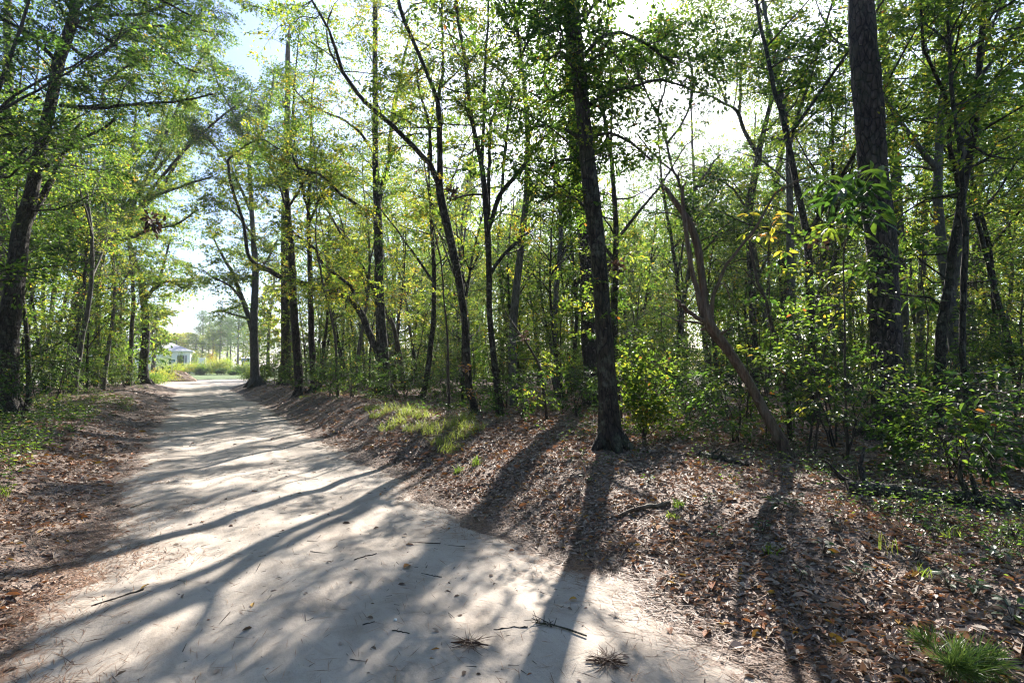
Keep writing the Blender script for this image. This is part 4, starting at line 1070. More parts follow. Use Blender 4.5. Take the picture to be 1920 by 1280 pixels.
# ------------------------------------------------------------------ the wood beyond, which reads as one mass
def far_wood(azl, azh, n, d0, d1, name, label, hl=(12, 19), seed=1):
    r_ = np.random.default_rng(seed)
    mb = MB()
    for q in range(n):
        d = d0 + (d1 - d0) * r_.random() ** .8; a = radians(r_.uniform(azl, azh)); x, y = d * sin(a), d * cos(a)
        u_, v_ = road_uv(x, y)
        if u_ > U_CROSS0 - 3 and v_ < 14: continue
        if abs(v_) < 4.2: continue
        H = r_.uniform(*hl); z0 = float(h_ground(x, y))
        P = np.array([[x, y, z0 - .2], [x + r_.normal(0, .3), y, z0 + H * .5], [x + r_.normal(0, .6), y + r_.normal(0, .5), z0 + H]])
        mb.tube(P, [.16, .12, .03], 6, .5, 1)
        m_ = int(26 + H * 1.6)
        zz = z0 + H * (.08 + .92 * r_.random(m_) ** .9)
        sp = 1.0 + 1.5 * np.sin(np.clip((zz - z0) / H, 0, 1) * pi * .9)
        C = np.stack([x + r_.normal(0, 1, m_) * sp * .8, y + r_.normal(0, 1, m_) * sp * .8, zz], 1)
        m2_ = 12
        C = np.concatenate([C, np.stack([x + r_.normal(0, 1.6, m2_), y + r_.normal(0, 1.6, m2_), z0 + r_.uniform(.2, 3.2, m2_)], 1)]); m_ = m_ + m2_
        kk = 30
        Pn = np.repeat(C, kk, 0) + r_.normal(0, .48, (m_ * kk, 3)) * np.array([1.2, 1.2, .7])
        tn = np.clip(r_.normal(.44, .12) + np.repeat(r_.normal(0, .08, m_), kk) + r_.normal(0, .1, m_ * kk), 0, .85)
        mb.leaves(Pn, r_.normal(0, 1, (m_ * kk, 3)), r_.normal(0, .7, (m_ * kk, 3)) + np.array([0, 0, 1.]), r_.uniform(.2, .34, m_ * kk), r_.uniform(.11, .18, m_ * kk), tn, 'rhomb', 0)
    o_ = mb.build(name, [M['leaf'], M['bark_grey']])
    tag(o_, label, 'wood', None, 'stuff')


far_wood(-27, 56, 230, 44, 82, 'distant_wood', 'distant mass of sunlit woodland filling the view behind the right bank trees')
far_wood(-66, -37, 70, 40, 62, 'distant_wood', 'distant mass of woodland behind the trees of the left bank', seed=5)
# the same wood closes in behind and beside the viewpoint, so only part of the sky lights the road
far_wood(84, 280, 95, 8, 34, 'distant_wood', 'mass of woodland closing in behind the viewpoint on both sides of the road', hl=(12, 17), seed=9)
# ------------------------------------------------------------------ leaf litter and pine straw (nobody could count it)
def on_ground(x, y):
    return np.stack([x, y, hsurf(x, y)], 1)


n = 270000
d = np.exp(rng.uniform(np.log(1.9), np.log(36), n)); a = np.radians(rng.uniform(-54, 50, n))
x, y = d * np.sin(a), d * np.cos(a)
u, v = road_uv(x, y); s = np.abs(v) - half_w(u, v)
cl = vnoise(x * 1.7, y * 1.7) * .5 + .5
pk = np.clip((s - .05) / .6, 0, 1) * (.5 + .65 * sstep((cl - .25) / .4))
kp = (rng.random(n) < np.maximum(pk, .004 * (s > -3))) & (u < U_CROSS0 - 4)
x, y, d, s = x[kp], y[kp], d[kp], s[kp]; n = len(x)
P = on_ground(x, y); P[:, 2] += rng.uniform(0.001, .016, n) * np.clip(s * 3 + .3, .15, 1)
D = rng.normal(0, 1, (n, 3)); D[:, 2] *= .22
N = rng.normal(0, .42, (n, 3)) + np.array([0, 0, 1.0])
L = np.where(rng.random(n) < .06, rng.uniform(.08, .12, n), rng.uniform(.02, .075, n)) * np.clip(d / 7, .85, 1.5); W = L * rng.uniform(.35, .6, n)
tn = np.where(rng.random(n) < .035, rng.uniform(.88, 1.0, n), np.clip(.58 + rng.normal(0, .21, n), 0, .87))
mb = MB(); mb.leaves(P, D, N, L, W, tn, 'hex', 0, fold=.22, curl=.18)
o = mb.build('leaf_litter', [M['litter']]); tag(o, 'brown and tan fallen leaves covering both banks and the forest floor', 'leaf litter', None, 'stuff')

n = 300000
d = np.exp(rng.uniform(np.log(1.9), np.log(30), n)); a = np.radians(rng.uniform(-56, 46, n))
x, y = d * np.sin(a), d * np.cos(a)
u, v = road_uv(x, y); s = np.abs(v) - half_w(u, v)
cl = vnoise(x * 1.1 + 40, y * 1.1) * .5 + .5
c2 = vnoise(x * 3.3 + 4, y * 3.3) * .5 + .5
band = np.exp(-((s - .06) / .30) ** 2) * (.35 + .65 * sstep((cl - .2) / .4)) + np.where((v < 0), np.exp(-((s + .25) / .45) ** 2), .6 * np.exp(-((s + .08) / .2) ** 2)) * sstep((cl - .5) / .15) * sstep((c2 - .35) / .3)
pk = np.clip(band, 0, 1) + .06 * (s > .3) + .015 * (s < -.2)
kp = (rng.random(n) < pk) & (u < U_CROSS0 - 3)
x, y, d = x[kp], y[kp], d[kp]; n = len(x)
P = on_ground(x, y); P[:, 2] += rng.uniform(.001, .010, n)
th = math.atan2(T_[1], T_[0]) + rng.normal(0, .9, n)
D = np.stack([np.cos(th), np.sin(th), rng.normal(0, .06, n)], 1)
mb = MB(); mb.leaves(P, D, np.array([[0, 0, 1.0]]) + rng.normal(0, .3, (n, 3)), rng.uniform(.06, .17, n), .0040 * np.clip(d / 5, .8, 2.2), np.clip(rng.normal(.5, .22, n), 0, 1), 'rhomb', 0, fold=.05)
o = mb.build('pine_straw', [M['straw']]); tag(o, 'reddish brown pine needles drifted along both edges of the sand road', 'pine straw', None, 'stuff')

# tiny twigs and crumbs on the sand
n = 1500
uu = rng.uniform(-2, 26, n) ; vv = rng.uniform(-1.55, 1.55, n); x, y = uv_xy(uu, vv)
P = on_ground(x, y); P[:, 2] += .002
th = rng.uniform(0, 2 * pi, n); ln = np.exp(rng.normal(-3.35, .7, n)); D = np.stack([np.cos(th), np.sin(th), 0 * th], 1) * ln[:, None]
mb = MB(); mb.prisms(P, P + D, .0013 + ln * .018, .001, .3, 0)
o = mb.build('twig_litter', [M['bark_thin']]); tag(o, 'tiny dark twigs and crumbs strewn over the sand road', 'twig litter', None, 'stuff')

n = 2600
d = np.exp(rng.uniform(np.log(2.2), np.log(13), n)); a = np.radians(rng.uniform(-54, 46, n)); x, y = d * np.sin(a), d * np.cos(a)
u, v = road_uv(x, y); kp = (np.abs(v) - half_w(u, v)) > 0
P = on_ground(x[kp], y[kp]); n = len(P); P[:, 2] += .012
th = rng.uniform(0, 2 * pi, n); ln = np.exp(rng.normal(-2.3, .6, n)); D = np.stack([np.cos(th), np.sin(th), rng.normal(0, .12, n)], 1) * ln[:, None]
kn = P + D * .5 + rng.normal(0, .05, (n, 3)) * ln[:, None]
mb = MB(); mb.prisms(P, kn, .0016 + ln * .010, .0014 + ln * .008, .3, 0); mb.prisms(kn, P + D, .0014 + ln * .008, .001, .3, 0)
o = mb.build('twig_litter', [M['bark_snag']]); tag(o, 'thin dry twigs lying among the dead leaves of both banks', 'twig litter', None, 'stuff')

# ------------------------------------------------------------------ ground cover: low green plants
n = 9000
d = np.exp(rng.uniform(np.log(2.6), np.log(26), n)); a = np.radians(rng.uniform(-54, 50, n))
x, y = d * np.sin(a), d * np.cos(a)
u, v = road_uv(x, y); s = np.abs(v) - half_w(u, v)
cl = vnoise(x * .55 + 60, y * .55) * .5 + .5
px, py, _ = proj(on_ground(x, y))
pk = np.where(v > 0, sstep((s - 1.0) / 1.4) * (.10 + .9 * sstep((cl - .45) / .25)) * np.where(px > 1500, .5, .35), 1.4 * sstep((s - .9) / .5) * (.35 + .65 * sstep((cl - .3) / .3)))
kp = (rng.random(n) < pk) & (u < U_CROSS0 - 4)
P0 = on_ground(x[kp], y[kp]); dd = d[kp]; n = len(P0)
k = 26
r = rng.uniform(0, .17, (n, k)); th = rng.uniform(0, 2 * pi, (n, k)); hh = rng.uniform(.02, .26, (n, k)) * rng.uniform(.4, 1.2, (n, 1))
P = P0[:, None] + np.stack([r * np.cos(th), r * np.sin(th), hh], -1)
D = np.stack([np.cos(th), np.sin(th), rng.normal(.05, .3, (n, k))], -1)
N = rng.normal(0, .4, (n, k, 3)) + np.array([0, 0, 1.0])
L = (rng.uniform(.022, .05, (n, k)) * np.clip(dd / 7, .8, 1.6)[:, None]).ravel()
mb = MB(); mb.leaves(P.reshape(-1, 3), D.reshape(-1, 3), N.reshape(-1, 3), L, L * .55, np.clip(np.where(np.repeat(P0[:, 0] < -4, k), .42, .34) + rng.normal(0, .12, n * k) + np.repeat(rng.normal(0, .08, n), k), 0, .8), 'hex', 0)
st = P0[:, None] + np.stack([r * .2 * np.cos(th), r * .2 * np.sin(th), 0 * r], -1)
mb.prisms(st[:, ::4].reshape(-1, 3), P[:, ::4].reshape(-1, 3), .002, .001, .5, 1)
o = mb.build('ground_cover', [M['leaf_gloss'], M['bark_thin']]); tag(o, 'patchy low green plants growing through the leaf litter', 'ground cover', None, 'stuff')


# ------------------------------------------------------------------ grass tufts and seedlings
def grass_tuft(loc, nb, ln, spread, tone, width=.006, stiff=.5, name='grass_tuft'):
    root = None
    mb = MB()
    ts = np.array([0, .3, .6, .85, 1.0]); ws = np.array([.7, 1, .8, .45, .05])
    for q in range(nb):
        a = rng.random() * 2 * pi; r = spread * .35 * sqrt(rng.random()); l = ln * rng.uniform(.5, 1.15); b = rng.uniform(.2, 1.0) * (1 - stiff) + .15
        h = np.array([cos(a), sin(a)])
        up = l * (ts - .55 * b * ts * ts); ho = l * b * ts ** 1.7
        c = np.stack([r * cos(a * 3) + h[0] * ho, r * sin(a * 3) + h[1] * ho, up - .02], 1)
        sd = np.array([-h[1], h[0], 0]); ph = rng.normal(0, .6); sd = sd * cos(ph) + np.array([h[0], h[1], 0]) * sin(ph)
        w = width * rng.uniform(.7, 1.3)
        V = np.stack([c + sd * (w * ws)[:, None], c - sd * (w * ws)[:, None]], 1).reshape(-1, 3)
        F = [[2 * i, 2 * i + 1, 2 * i + 3, 2 * i + 2] for i in range(4)]
        mb.add(V, F, float(np.clip(tone + rng.normal(0, .12), 0, 1)))
    o_ = mb.build(name, [M['grass']]); o_.location = [float(c) for c in loc]
    return o_


TUFTS = [(712, 782, .32), (735, 772, .42), (762, 778, .42), (792, 782, .36), (728, 805, .28), (852, 802, .40), (872, 788, .42), (884, 806, .36), (832, 832, .30), (846, 845, .26), (812, 812, .34), (698, 768, .3), (866, 820, .3), (802, 800, .34), (748, 795, .36), (778, 806, .3)]
items = []
for px, py, ln in TUFTS:
    g = ground_hit(px, py)
    o_ = grass_tuft(g, 120, ln * .95, .7, .66, .0034 * max(1, g[1] / 9), .1)
    items.append((o_, g[0], g[1], g[2], 'bright green grass tuft'))
label_all(items, 'grass', 'grass tufts on the right bank crest')
for px, py, nb, ln, tone, lab in [(858, 886, 46, .17, .25, 'small dark green bristly tuft on the bare slope, lower of two'), (893, 872, 60, .20, .3, 'dark green bristly tuft on the bare slope, upper of two'), (3, 930, 40, .22, .5, 'grass tuft on the litter left of the road, at the picture edge'),
                                  (1665, 1035, 14, .22, .62, 'few long yellowish grass blades on sunlit right bank litter'), (1790, 1010, 22, .16, .55, 'small yellow-green grass sprig on the shaded right bank'), (1450, 1035, 26, .10, .4, 'tiny green fern-like sprig on the leaf litter below the broken snag'),
                                  (1272, 948, 60, .12, .22, 'dark green mossy tuft beside the end of the fallen branch'), (1262, 968, 50, .08, .5, 'yellow-green low tuft just below the fallen branch end'), (1735, 1080, 20, .12, .5, 'low grass sprig between fallen log and pine seedling')]:
    g = ground_hit(px, py); tag(grass_tuft(g, nb, ln, .18, tone, .004, .45), lab, 'grass')


def seedling(loc, lab, sc=1.0):
    """young pine: sprays of long soft needles from a few short shoots"""
    root = empty('pine_seedling', loc); tag(root, lab, 'pine seedling')
    st, nd_ = MB(), MB()
    for q in range(8):
        a = rng.random() * 2 * pi; e = np.array([cos(a) * rng.uniform(.1, .28), sin(a) * rng.uniform(.08, .2), rng.uniform(.05, .18)]) * sc
        t = np.linspace(0, 1, 4)[:, None]; l = e * t + np.array([0, 0, .05]) * sc * np.sin(t * pi)
        st.tube(l, [.005, .004, .003, .002], 5, .5, 0, cap=False)
        k = 130
        f = rng.random(k) ** .6
        P = l[0] + (l[-1] - l[0]) * f[:, None] + np.array([0, 0, .05]) * sc * np.sin(f * pi)[:, None]
        D = nrm(e)[None] * .9 + rng.normal(0, .5, (k, 3)) + np.array([0, 0, .15])
        nd_.leaves(P, D, rng.normal(0, 1, (k, 3)), .15 * sc * rng.uniform(.7, 1.2, k), .0035, np.clip(rng.normal(.55, .18, k), 0, 1), 'long', 0, fold=.02, curl=.25)
    st.build('stem', [M['bark_thin']], root, (0, 0, 0)); nd_.build('needles', [M['needle']], root, (0, 0, 0))


g = ground_hit(1778, 1258); seedling(g, 'bright green pine seedling with long soft needles at lower right edge', .78)


# ------------------------------------------------------------------ broad plants
def rosette_plant(name, base, stem_pts, centres, nleaf, ll, lw, tone, lab, cat, mat='leaf_big', dY=0.0, droop=.55, shape='long'):
    b = base; root = empty(name, b); tag(root, lab, cat)
    wood, fol = MB(), MB()
    l = smooth_line(stem_pts, .15, .004); wood.tube(l[:, :3], l[:, 3], 7, .5, 0)
    for c, tn in centres:
        i = int(np.argmin(np.linalg.norm(l[:, :3] - c + np.array([0, 0, .25]), axis=1)))
        t = np.linspace(0, 1, 6)[:, None]; p0 = l[i, :3]
        q = p0 + (c - p0) * t; q[:, 2] += .12 * np.linalg.norm(c - p0) * np.sin(t[:, 0] * pi)
        wood.tube(q, np.linspace(min(.007, l[i, 3]), .003, 6), 5, .5, 0, cap=False)
        k = nleaf + rng.integers(-2, 3)
        a = np.linspace(0, 2 * pi, k, endpoint=False) + rng.normal(0, .25, k)
        D = np.stack([np.cos(a), np.sin(a), rng.uniform(-.75, .35, k)], 1)
        sz = rng.uniform(.7, 1.2, k)
        fol.leaves(np.repeat(c[None], k, 0) + rng.normal(0, .02, (k, 3)) + D * .03, D, np.array([[0, 0, 1.]]) + rng.normal(0, .35, (k, 3)), ll * sz, lw * sz, np.clip(tn + rng.normal(0, .10, k), 0, .92), shape, 0, fold=.12, curl=droop * .6)
    wood.build('stem', [M['bark_thin']], root, b, True); fol.build('foliage', [M[mat]], root, b)
    return root


gb = ground_hit(1590, 864); Yb = gb[1]
sp = [[*gb, .02]] + [[*at(px, py, Yb), .016 - .002 * k] for k, (px, py) in enumerate([(1586, 760), (1584, 665), (1583, 560), (1582, 470), (1590, 400), (1605, 345)])]
cs = []
for px, py, dy, tn in [(1530, 352, .1, .30), (1552, 335, -.3, .42), (1580, 340, .3, .25), (1605, 328, -.2, .35), (1632, 322, .2, .42), (1655, 312, 0, .5), (1600, 368, -.4, .18), (1562, 378, -.2, .18), (1640, 372, -.3, .2), (1585, 398, -.5, .16), (1615, 395, .1, .15), (1545, 372, .4, .3), (1662, 345, .3, .4), (1625, 350, -.5, .2), (1560, 425, -.2, .6), (1595, 430, -.3, .45),
                       (1640, 412, -.1, .3), (1575, 355, -.5, .2), (1650, 395, .3, .3)]:
    cs.append((at(px, py, Yb + dy), tn))
rosette_plant('big_leaf_sapling', gb, np.array(sp), cs, 9, .24, .068, .3, 'sapling with very large drooping dark green leaves in front of the tall pine', 'sapling')
gb = ground_hit(1568, 830); Yb2 = gb[1]
sp = [[*gb, .016]] + [[*at(px, py, Yb2), .013 - .002 * k] for k, (px, py) in enumerate([(1565, 665), (1552, 558), (1559, 490), (1566, 470)])]
cs = [(at(px, py, Yb2 + dy), tn) for px, py, dy, tn in [(1620, 495, -.2, .25), (1650, 485, .2, .22), (1640, 520, 0, .35), (1575, 515, -.2, .62), (1590, 500, .2, .55), (1605, 520, -.4, .3), (1530, 600, -.2, .4), (1535, 620, .2, .6)]]
rosette_plant('big_leaf_sapling', gb, np.array(sp), cs, 8, .21, .062, .3, 'crooked sapling with large leaves in tufts below the biggest-leaved sapling', 'sapling')
gb = ground_hit(1742, 800); Yb3 = gb[1]
sp = [[*gb, .02]] + [[*at(px, py, Yb3), .014 - .002 * k] for k, (px, py) in enumerate([(1735, 700), (1740, 600), (1728, 520), (1732, 450)])]
cs = [(at(px, py, Yb3 + dy), tn) for px, py, dy, tn in [(1700, 455, .1, .3), (1725, 445, -.2, .25), (1750, 452, .2, .2), (1775, 462, 0, .22), (1690, 465, -.3, .5), (1760, 470, .3, .3), (1710, 560, .1, .25), (1745, 570, -.2, .22)]]
rosette_plant('big_leaf_sapling', gb, np.array(sp), cs, 9, .27, .075, .3, 'large-leaved sapling to the right of the tall plated pine', 'sapling')
gb = ground_hit(1436, 822); Yb4 = gb[1]
sp = [[*gb, .012]] + [[*at(px, py, Yb4), .010 - .0015 * k] for k, (px, py) in enumerate([(1440, 720), (1446, 600), (1440, 500), (1445, 420)])]
cs = [(at(px, py, Yb4 + dy), tn) for px, py, dy, tn in [(1405, 402, 0, .80), (1430, 388, .1, .78), (1450, 425, -.1, .80), (1465, 405, .1, .82), (1440, 445, 0, .74), (1420, 440, .2, .7), (1395, 440, .1, .68), (1470, 470, -.2, .7)]]
rosette_plant('yellow_leaf_sapling', gb, np.array(sp), cs, 6, .14, .055, .8, 'thin sapling with yellow autumn leaves right of the broken snag', 'sapling', droop=.4)

# bright shrub against the foot of the thick oak
gb = ground_hit(1208, 826); Ys = gb[1]
root = empty('bright_shrub', gb); tag(root, 'backlit bright yellow-green shrub beside the thick dark oak', 'shrub')
wood, fol = MB(), MB(); lines = []
for px, py, dy in [(1160, 690, 0), (1180, 660, .2), (1210, 680, -.1), (1235, 700, .1), (1165, 740, -.2), (1240, 760, .2), (1195, 720, -.3), (1255, 800, .1), (1180, 780, -.2), (1215, 650, .2), (1170, 715, -.1), (1225, 735, -.2), (1200, 770, .2), (1250, 740, 0), (1190, 690, .2)]:
    e = at(px, py, Ys + dy); t = np.linspace(0, 1, 6)[:, None]
    q = gb + (e - gb) * t; q[:, 2] += .08 * np.sin(t[:, 0] * pi); q[1:-1] += rng.normal(0, .02, (4, 3))
    l = np.concatenate([q, np.linspace(.008, .003, 6)[:, None]], 1); wood.tube(q, l[:, 3], 5, .5, 0, cap=False); lines.append(l)
leaf_lines(fol, lines, 13, .32, 15, .072, .048, .50, start=.25, shape='hex', flat=.55, tw=.003)
wood.build('stem', [M['bark_thin']], root, gb); fol.build('foliage', [M['leaf'], M['bark_thin']], root, gb)

# ------------------------------------------------------------------ dead wood on the ground
def log(name, a, b, r0, r1, lab, cat, mat, sag=.02, stubs=0, sides=10, sink=.3):
    A, B = np.asarray(a, float), np.asarray(b, float)
    t = np.linspace(0, 1, 9)[:, None]; q = A + (B - A) * t
    q[:, :2] += rng.normal(0, .25 * r0, (9, 2)) + np.sin(t * 3.1) * .6 * r0
    rr = np.linspace(r0, r1, 9)
    if r0 < .015:
        q[1:-1, :2] += rng.normal(0, .0035, (7, 2)); rr = rr * .62 * rng.uniform(.75, 1.25, 9)
    q[:, 2] = hsurf(q[:, 0], q[:, 1]) + rr * (1 - sink) + sag * np.sin(t[:, 0] * pi)
    l = smooth_line(np.concatenate([q, rr[:, None]], 1), max(.04, r0), .004 * min(1, r0 / .03))
    mb = MB(); mb.tube(l[:, :3], l[:, 3], sides, .5, 0, rough=.12)
    for k in range(stubs):
        i = rng.integers(2, len(l) - 2); dd_ = nrm(rng.normal(0, 1, 3) + np.array([0, 0, .9]))
        p = l[i, :3]; le = r0 * rng.uniform(2, 5); mb.tube(np.array([p, p + dd_ * le * .6, p + dd_ * le + rng.normal(0, .2 * le, 3)]), [l[i, 3] * .5, l[i, 3] * .35, l[i, 3] * .15], 6, .5, 0)
    o_ = mb.build(name, [M[mat]], None, A, True); o_.location = [float(c) for c in A]
    return tag(o_, lab, cat)


G = ground_hit
log('fallen_log', G(1585, 925), G(1960, 965), .075, .06, 'long mossy dark fallen log in shade at the right edge', 'log', 'bark_oak', 0, 4)
log('fallen_log', G(1312, 856), G(1400, 876), .045, .035, 'greenish fallen log on the litter below the broken snag', 'log', 'bark_oak', 0, 4)
log('fallen_branch', G(1148, 972), G(1256, 946), .016, .026, 'short grey brown fallen branch lying on the leafy right bank', 'branch', 'bark_snag', .012, 2)
log('fallen_stick', G(172, 1136), G(268, 1106), .007, .011, 'dark straight stick lying on the sand road at lower left', 'stick', 'bark_oak', 0, 1, 6)
log('fallen_stick', G(1130, 905), G(1225, 880), .009, .012, 'thin dark stick on shaded litter under the thick dark oak', 'stick', 'bark_oak', .01, 1, 6)
log('fallen_stick', G(1620, 1080), G(1560, 990), .006, .009, 'thin pale stick on sunlit litter at right', 'stick', 'bark_snag', .01, 1, 6)
log('fallen_stick', G(925, 1180), G(990, 1176), .005, .006, 'small twig on the sand left of the branching twig', 'stick', 'bark_oak', 0, 2, 5)
log('fallen_stick', G(680, 1172), G(702, 1166), .005, .004, 'tiny dark twig on the shaded sand beside the white pebble', 'stick', 'bark_oak', 0, 0, 5)
log('fallen_stick', G(735, 1182), G(768, 1188), .004, .005, 'short dark twig just below the white pebble', 'stick', 'bark_oak', 0, 1, 5)
log('fallen_stick', G(664, 1050), G(706, 1038), .006, .007, 'forked dry twig on sunlit sand in the middle of the road', 'stick', 'bark_oak', 0, 3, 5)
log('fallen_stick', G(790, 1075), G(828, 1082), .005, .006, 'dark twig beside the curled brown leaf on the road', 'stick', 'bark_oak', 0, 3, 5)


def twig_branching(px, py, lab):
    g = G(px, py); mb = MB()
    main = np.array([[0, 0, .006], [.10, .03, .012], [.2, .05, .010], [.33, .06, .008]]); th = radians(-40); R = np.array([[cos(th), -sin(th), 0], [sin(th), cos(th), 0], [0, 0, 1]])
    mb.tube(main @ R.T, [.003, .005, .006, .006], 6, .4)
    for q in range(11):
        p = np.array([rng.uniform(0, .16), rng.uniform(0, .04), .01]); a = pi + rng.uniform(-1.2, 1.2); l = rng.uniform(.05, .13)
        e = p + np.array([cos(a) * l, sin(a) * l, rng.uniform(0, .03)])
        mb.tube(np.array([p, (p + e) / 2 + rng.normal(0, .008, 3) * [1, 1, 0], e]) @ R.T, [.003, .0025, .0015], 5, .4)
    o_ = mb.build('branching_twig', [M['bark_oak']]); o_.location = [float(c) for c in g]; tag(o_, lab, 'twig')


twig_branching(1005, 1168, 'branching dark twig lying on the sand above the two needle clusters')


def needle_cluster(px, py, r, nb, lab, flat=.14, az=None):
    g = G(px, py); mb = MB()
    a = rng.uniform(0, 2 * pi, nb) if az is None else az + rng.normal(0, .9, nb)
    D = np.stack([np.cos(a), np.sin(a), np.abs(rng.normal(0, flat, nb))], 1)
    P = rng.normal(0, .018, (nb, 3)) * np.array([1, 1, .3]) + np.array([0, 0, .014])
    mb.leaves(P, D, rng.normal(0, 1, (nb, 3)) + np.array([0, 0, 1]), r * rng.uniform(.4, 1.15, nb), .0032, np.clip(rng.normal(.10, .10, nb), 0, 1), 'long', 0, fold=.05, curl=.12)
    mb.tube(np.array([[-.12, .01, .008], [0, 0, .012], [.10, -.03, .014]]), [.004, .006, .004], 6, .15)
    o_ = mb.build('needle_cluster', [M['straw']]); o_.location = [float(c) for c in g]; tag(o_, lab, 'pine needles')


needle_cluster(1140, 1243, .13, 150, 'spiky dark pine needle cluster on the sand, nearest the bottom edge')
needle_cluster(884, 1208, .14, 90, 'spread dark pine needle cluster on the sand, left of the spiky one', .12)
needle_cluster(1245, 1010, .05, 24, 'small needle cluster on the shaded litter above the road edge', .3)


def single_leaf(px, py, l, w, tone, lab, tilt=.3):
    g = G(px, py); mb = MB()
    a = rng.random() * 2 * pi
    mb.leaves(np.array([[0, 0, .012]]), np.array([[cos(a), sin(a), .1]]), np.array([[rng.normal(0, tilt), rng.normal(0, tilt), 1.]]), l, w, tone, 'long', 0, fold=.3, curl=.25)
    o_ = mb.build('fallen_leaf', [M['litter']]); o_.location = [float(c) for c in (g[0], g[1], float(hsurf(g[0], g[1])))]; tag(o_, lab, 'leaf')


for a_ in [(757, 1067, .10, .05, .93, 'curled orange-brown leaf on the sand in the middle of the road'), (1082, 1126, .055, .035, .9, 'small rusty leaf on shaded sand near the right road edge'), (1255, 1180, .06, .04, .9, 'rusty curled leaf where the sand meets the right bank litter'),
           (763, 1005, .05, .03, .78, 'pale tan leaf on the sand where the sun patches end'), (716, 927, .06, .035, .85, 'brown leaf on bright sand near the right road edge'), (1155, 1152, .05, .035, .8, 'pale yellowish leaf on the sand between twig and right edge'), (1395, 1215, .09, .055, .78, 'pale tan leaf on needles at the right road edge'),
           (325, 770, .16, .09, .95, 'orange leaf lying far up the road in the left wheel track'), (280, 1098, .07, .03, .96, 'yellow-brown leaf beside the dark straight stick'), (1515, 945, .10, .06, .75, 'pale grey leaf lying on the litter beside the broad rosette'), (1365, 985, .13, .09, .75, 'large pale leaf on the right bank litter')]:
    single_leaf(*a_)
mb = MB(); g = G(741, 1163)
th_ = np.linspace(0, 2 * pi, 9)[:-1]; rr = .011 * (1 + .25 * rng.normal(0, 1, 8))
mb.tube(np.array([[0, 0, 0], [0, 0, .004], [0, 0, .009], [0, 0, .012]]), [.010, .013, .010, .003], 8, .5, 0, rough=.3)
o_ = mb.build('white_pebble', [simple_mat('white_stone', (.75, .75, .73), .6, 0, 90)], None, (0, 0, 0), True); o_.location = [float(c) for c in g]; o_.rotation_euler = (0, 0, .5); tag(o_, 'tiny white pebble on the shaded sand of the road', 'pebble')

# small broad-leaved plants on the right bank
items = []
for px, py, nl, ll, tn in [(1465, 958, 14, .085, .2), (1490, 948, 10, .07, .25), (1545, 1040, 8, .06, .15), (1610, 1090, 10, .06, .2), (1765, 945, 10, .07, .4), (1700, 965, 8, .05, .45), (1900, 1165, 12, .06, .25), (1330, 945, 12, .05, .25), (1430, 1000, 12, .05, .3), (1215, 905, 12, .05, .25), (1110, 880, 12, .05, .35),
                           (1830, 1120, 12, .055, .25), (1780, 1105, 10, .05, .25), (1560, 985, 10, .05, .3), (1650, 960, 14, .05, .35), (1870, 1060, 14, .06, .2), (1720, 1050, 10, .05, .35), (1905, 1010, 16, .06, .2), (1100, 905, 9, .05, .45), (1340, 1010, 10, .045, .3), (1500, 1090, 9, .045, .25)]:
    g = G(px, py); mb = MB()
    a = rng.uniform(0, 2 * pi, nl); D = np.stack([np.cos(a), np.sin(a), rng.uniform(-.1, .5, nl)], 1); rr = rng.uniform(.01, ll * .9, nl); zz = rng.uniform(.03, .11, nl)
    P = np.stack([np.cos(a) * rr, np.sin(a) * rr, zz], 1)
    mb.leaves(P, D, np.array([[0, 0, 1.]]) + rng.normal(0, .3, (nl, 3)), ll * rng.uniform(.7, 1.2, nl), ll * .5, np.clip(tn + rng.normal(0, .08, nl), 0, 1), 'long', 0, fold=.15, curl=.2)
    mb.prisms(np.zeros((nl, 3)), P, .0022, .0014, .5, 1)
    o_ = mb.build('leafy_seedling', [M['leaf_gloss'], M['bark_thin']]); o_.location = [float(c) for c in g]
    items.append((o_, g[0], g[1], g[2], 'small broad-leaved seedling on the litter'))
label_all(items, 'seedling', 'small seedlings on the right bank')

# clumps of dead leaves caught in branches
def leaf_clump(p, r, nl, lab, tone=.3, nm='dead_leaf_clump'):
    mb = MB()
    P = rng.normal(0, r * .45, (nl, 3)); mb.prisms(np.zeros((nl, 3)), P, .003, .002, .3); D = rng.normal(0, 1, (nl, 3)) + P / r; D[:, 2] -= .6
    mb.leaves(P, D, rng.normal(0, 1, (nl, 3)), r * .85 * rng.uniform(.6, 1.2, nl), r * .4, np.clip(rng.normal(tone, .12, nl), 0, 1), 'hex', 0, fold=.3, curl=.3)
    o_ = mb.build(nm, [M['litter']]); o_.location = [float(c) for c in p]; tag(o_, lab, 'dead leaves')


leaf_clump(at(1535, 458, Yb2 - .1), .13, 26, 'hanging clump of big brown dead leaves left of the large-leaved sapling', .3)
leaf_clump(at(287, 418, 20), .30, 60, 'dark leaf nest high on the branch over the left bank', .12)
leaf_clump(at(848, 360, 13.5), .16, 50, 'dark leaf nest in the fork between the curving and slender oaks', .15)
leaf_clump(at(1155, 500, 9.0), .13, 44, 'dark brown leaf clump right of the thick dark oak', .15)
leaf_clump(at(984, 630, 10.5), .11, 22, 'rusty leaf clump on the thin sapling between slender and dark oaks', .5)
leaf_clump(at(872, 690, 12), .12, 20, 'orange red dead leaves on the lower trunk of the curving oak', .88)
leaf_clump(at(882, 735, 12), .10, 16, 'reddish dead leaves near the foot of the curving oak', .88)
leaf_clump(at(998, 748, 10), .09, 14, 'rust-coloured dead leaf cluster low on the sunny bank', .86)
leaf_clump(at(1245, 680, 8.5), .08, 12, 'orange dead leaves right of the bright yellow-green shrub', .9)
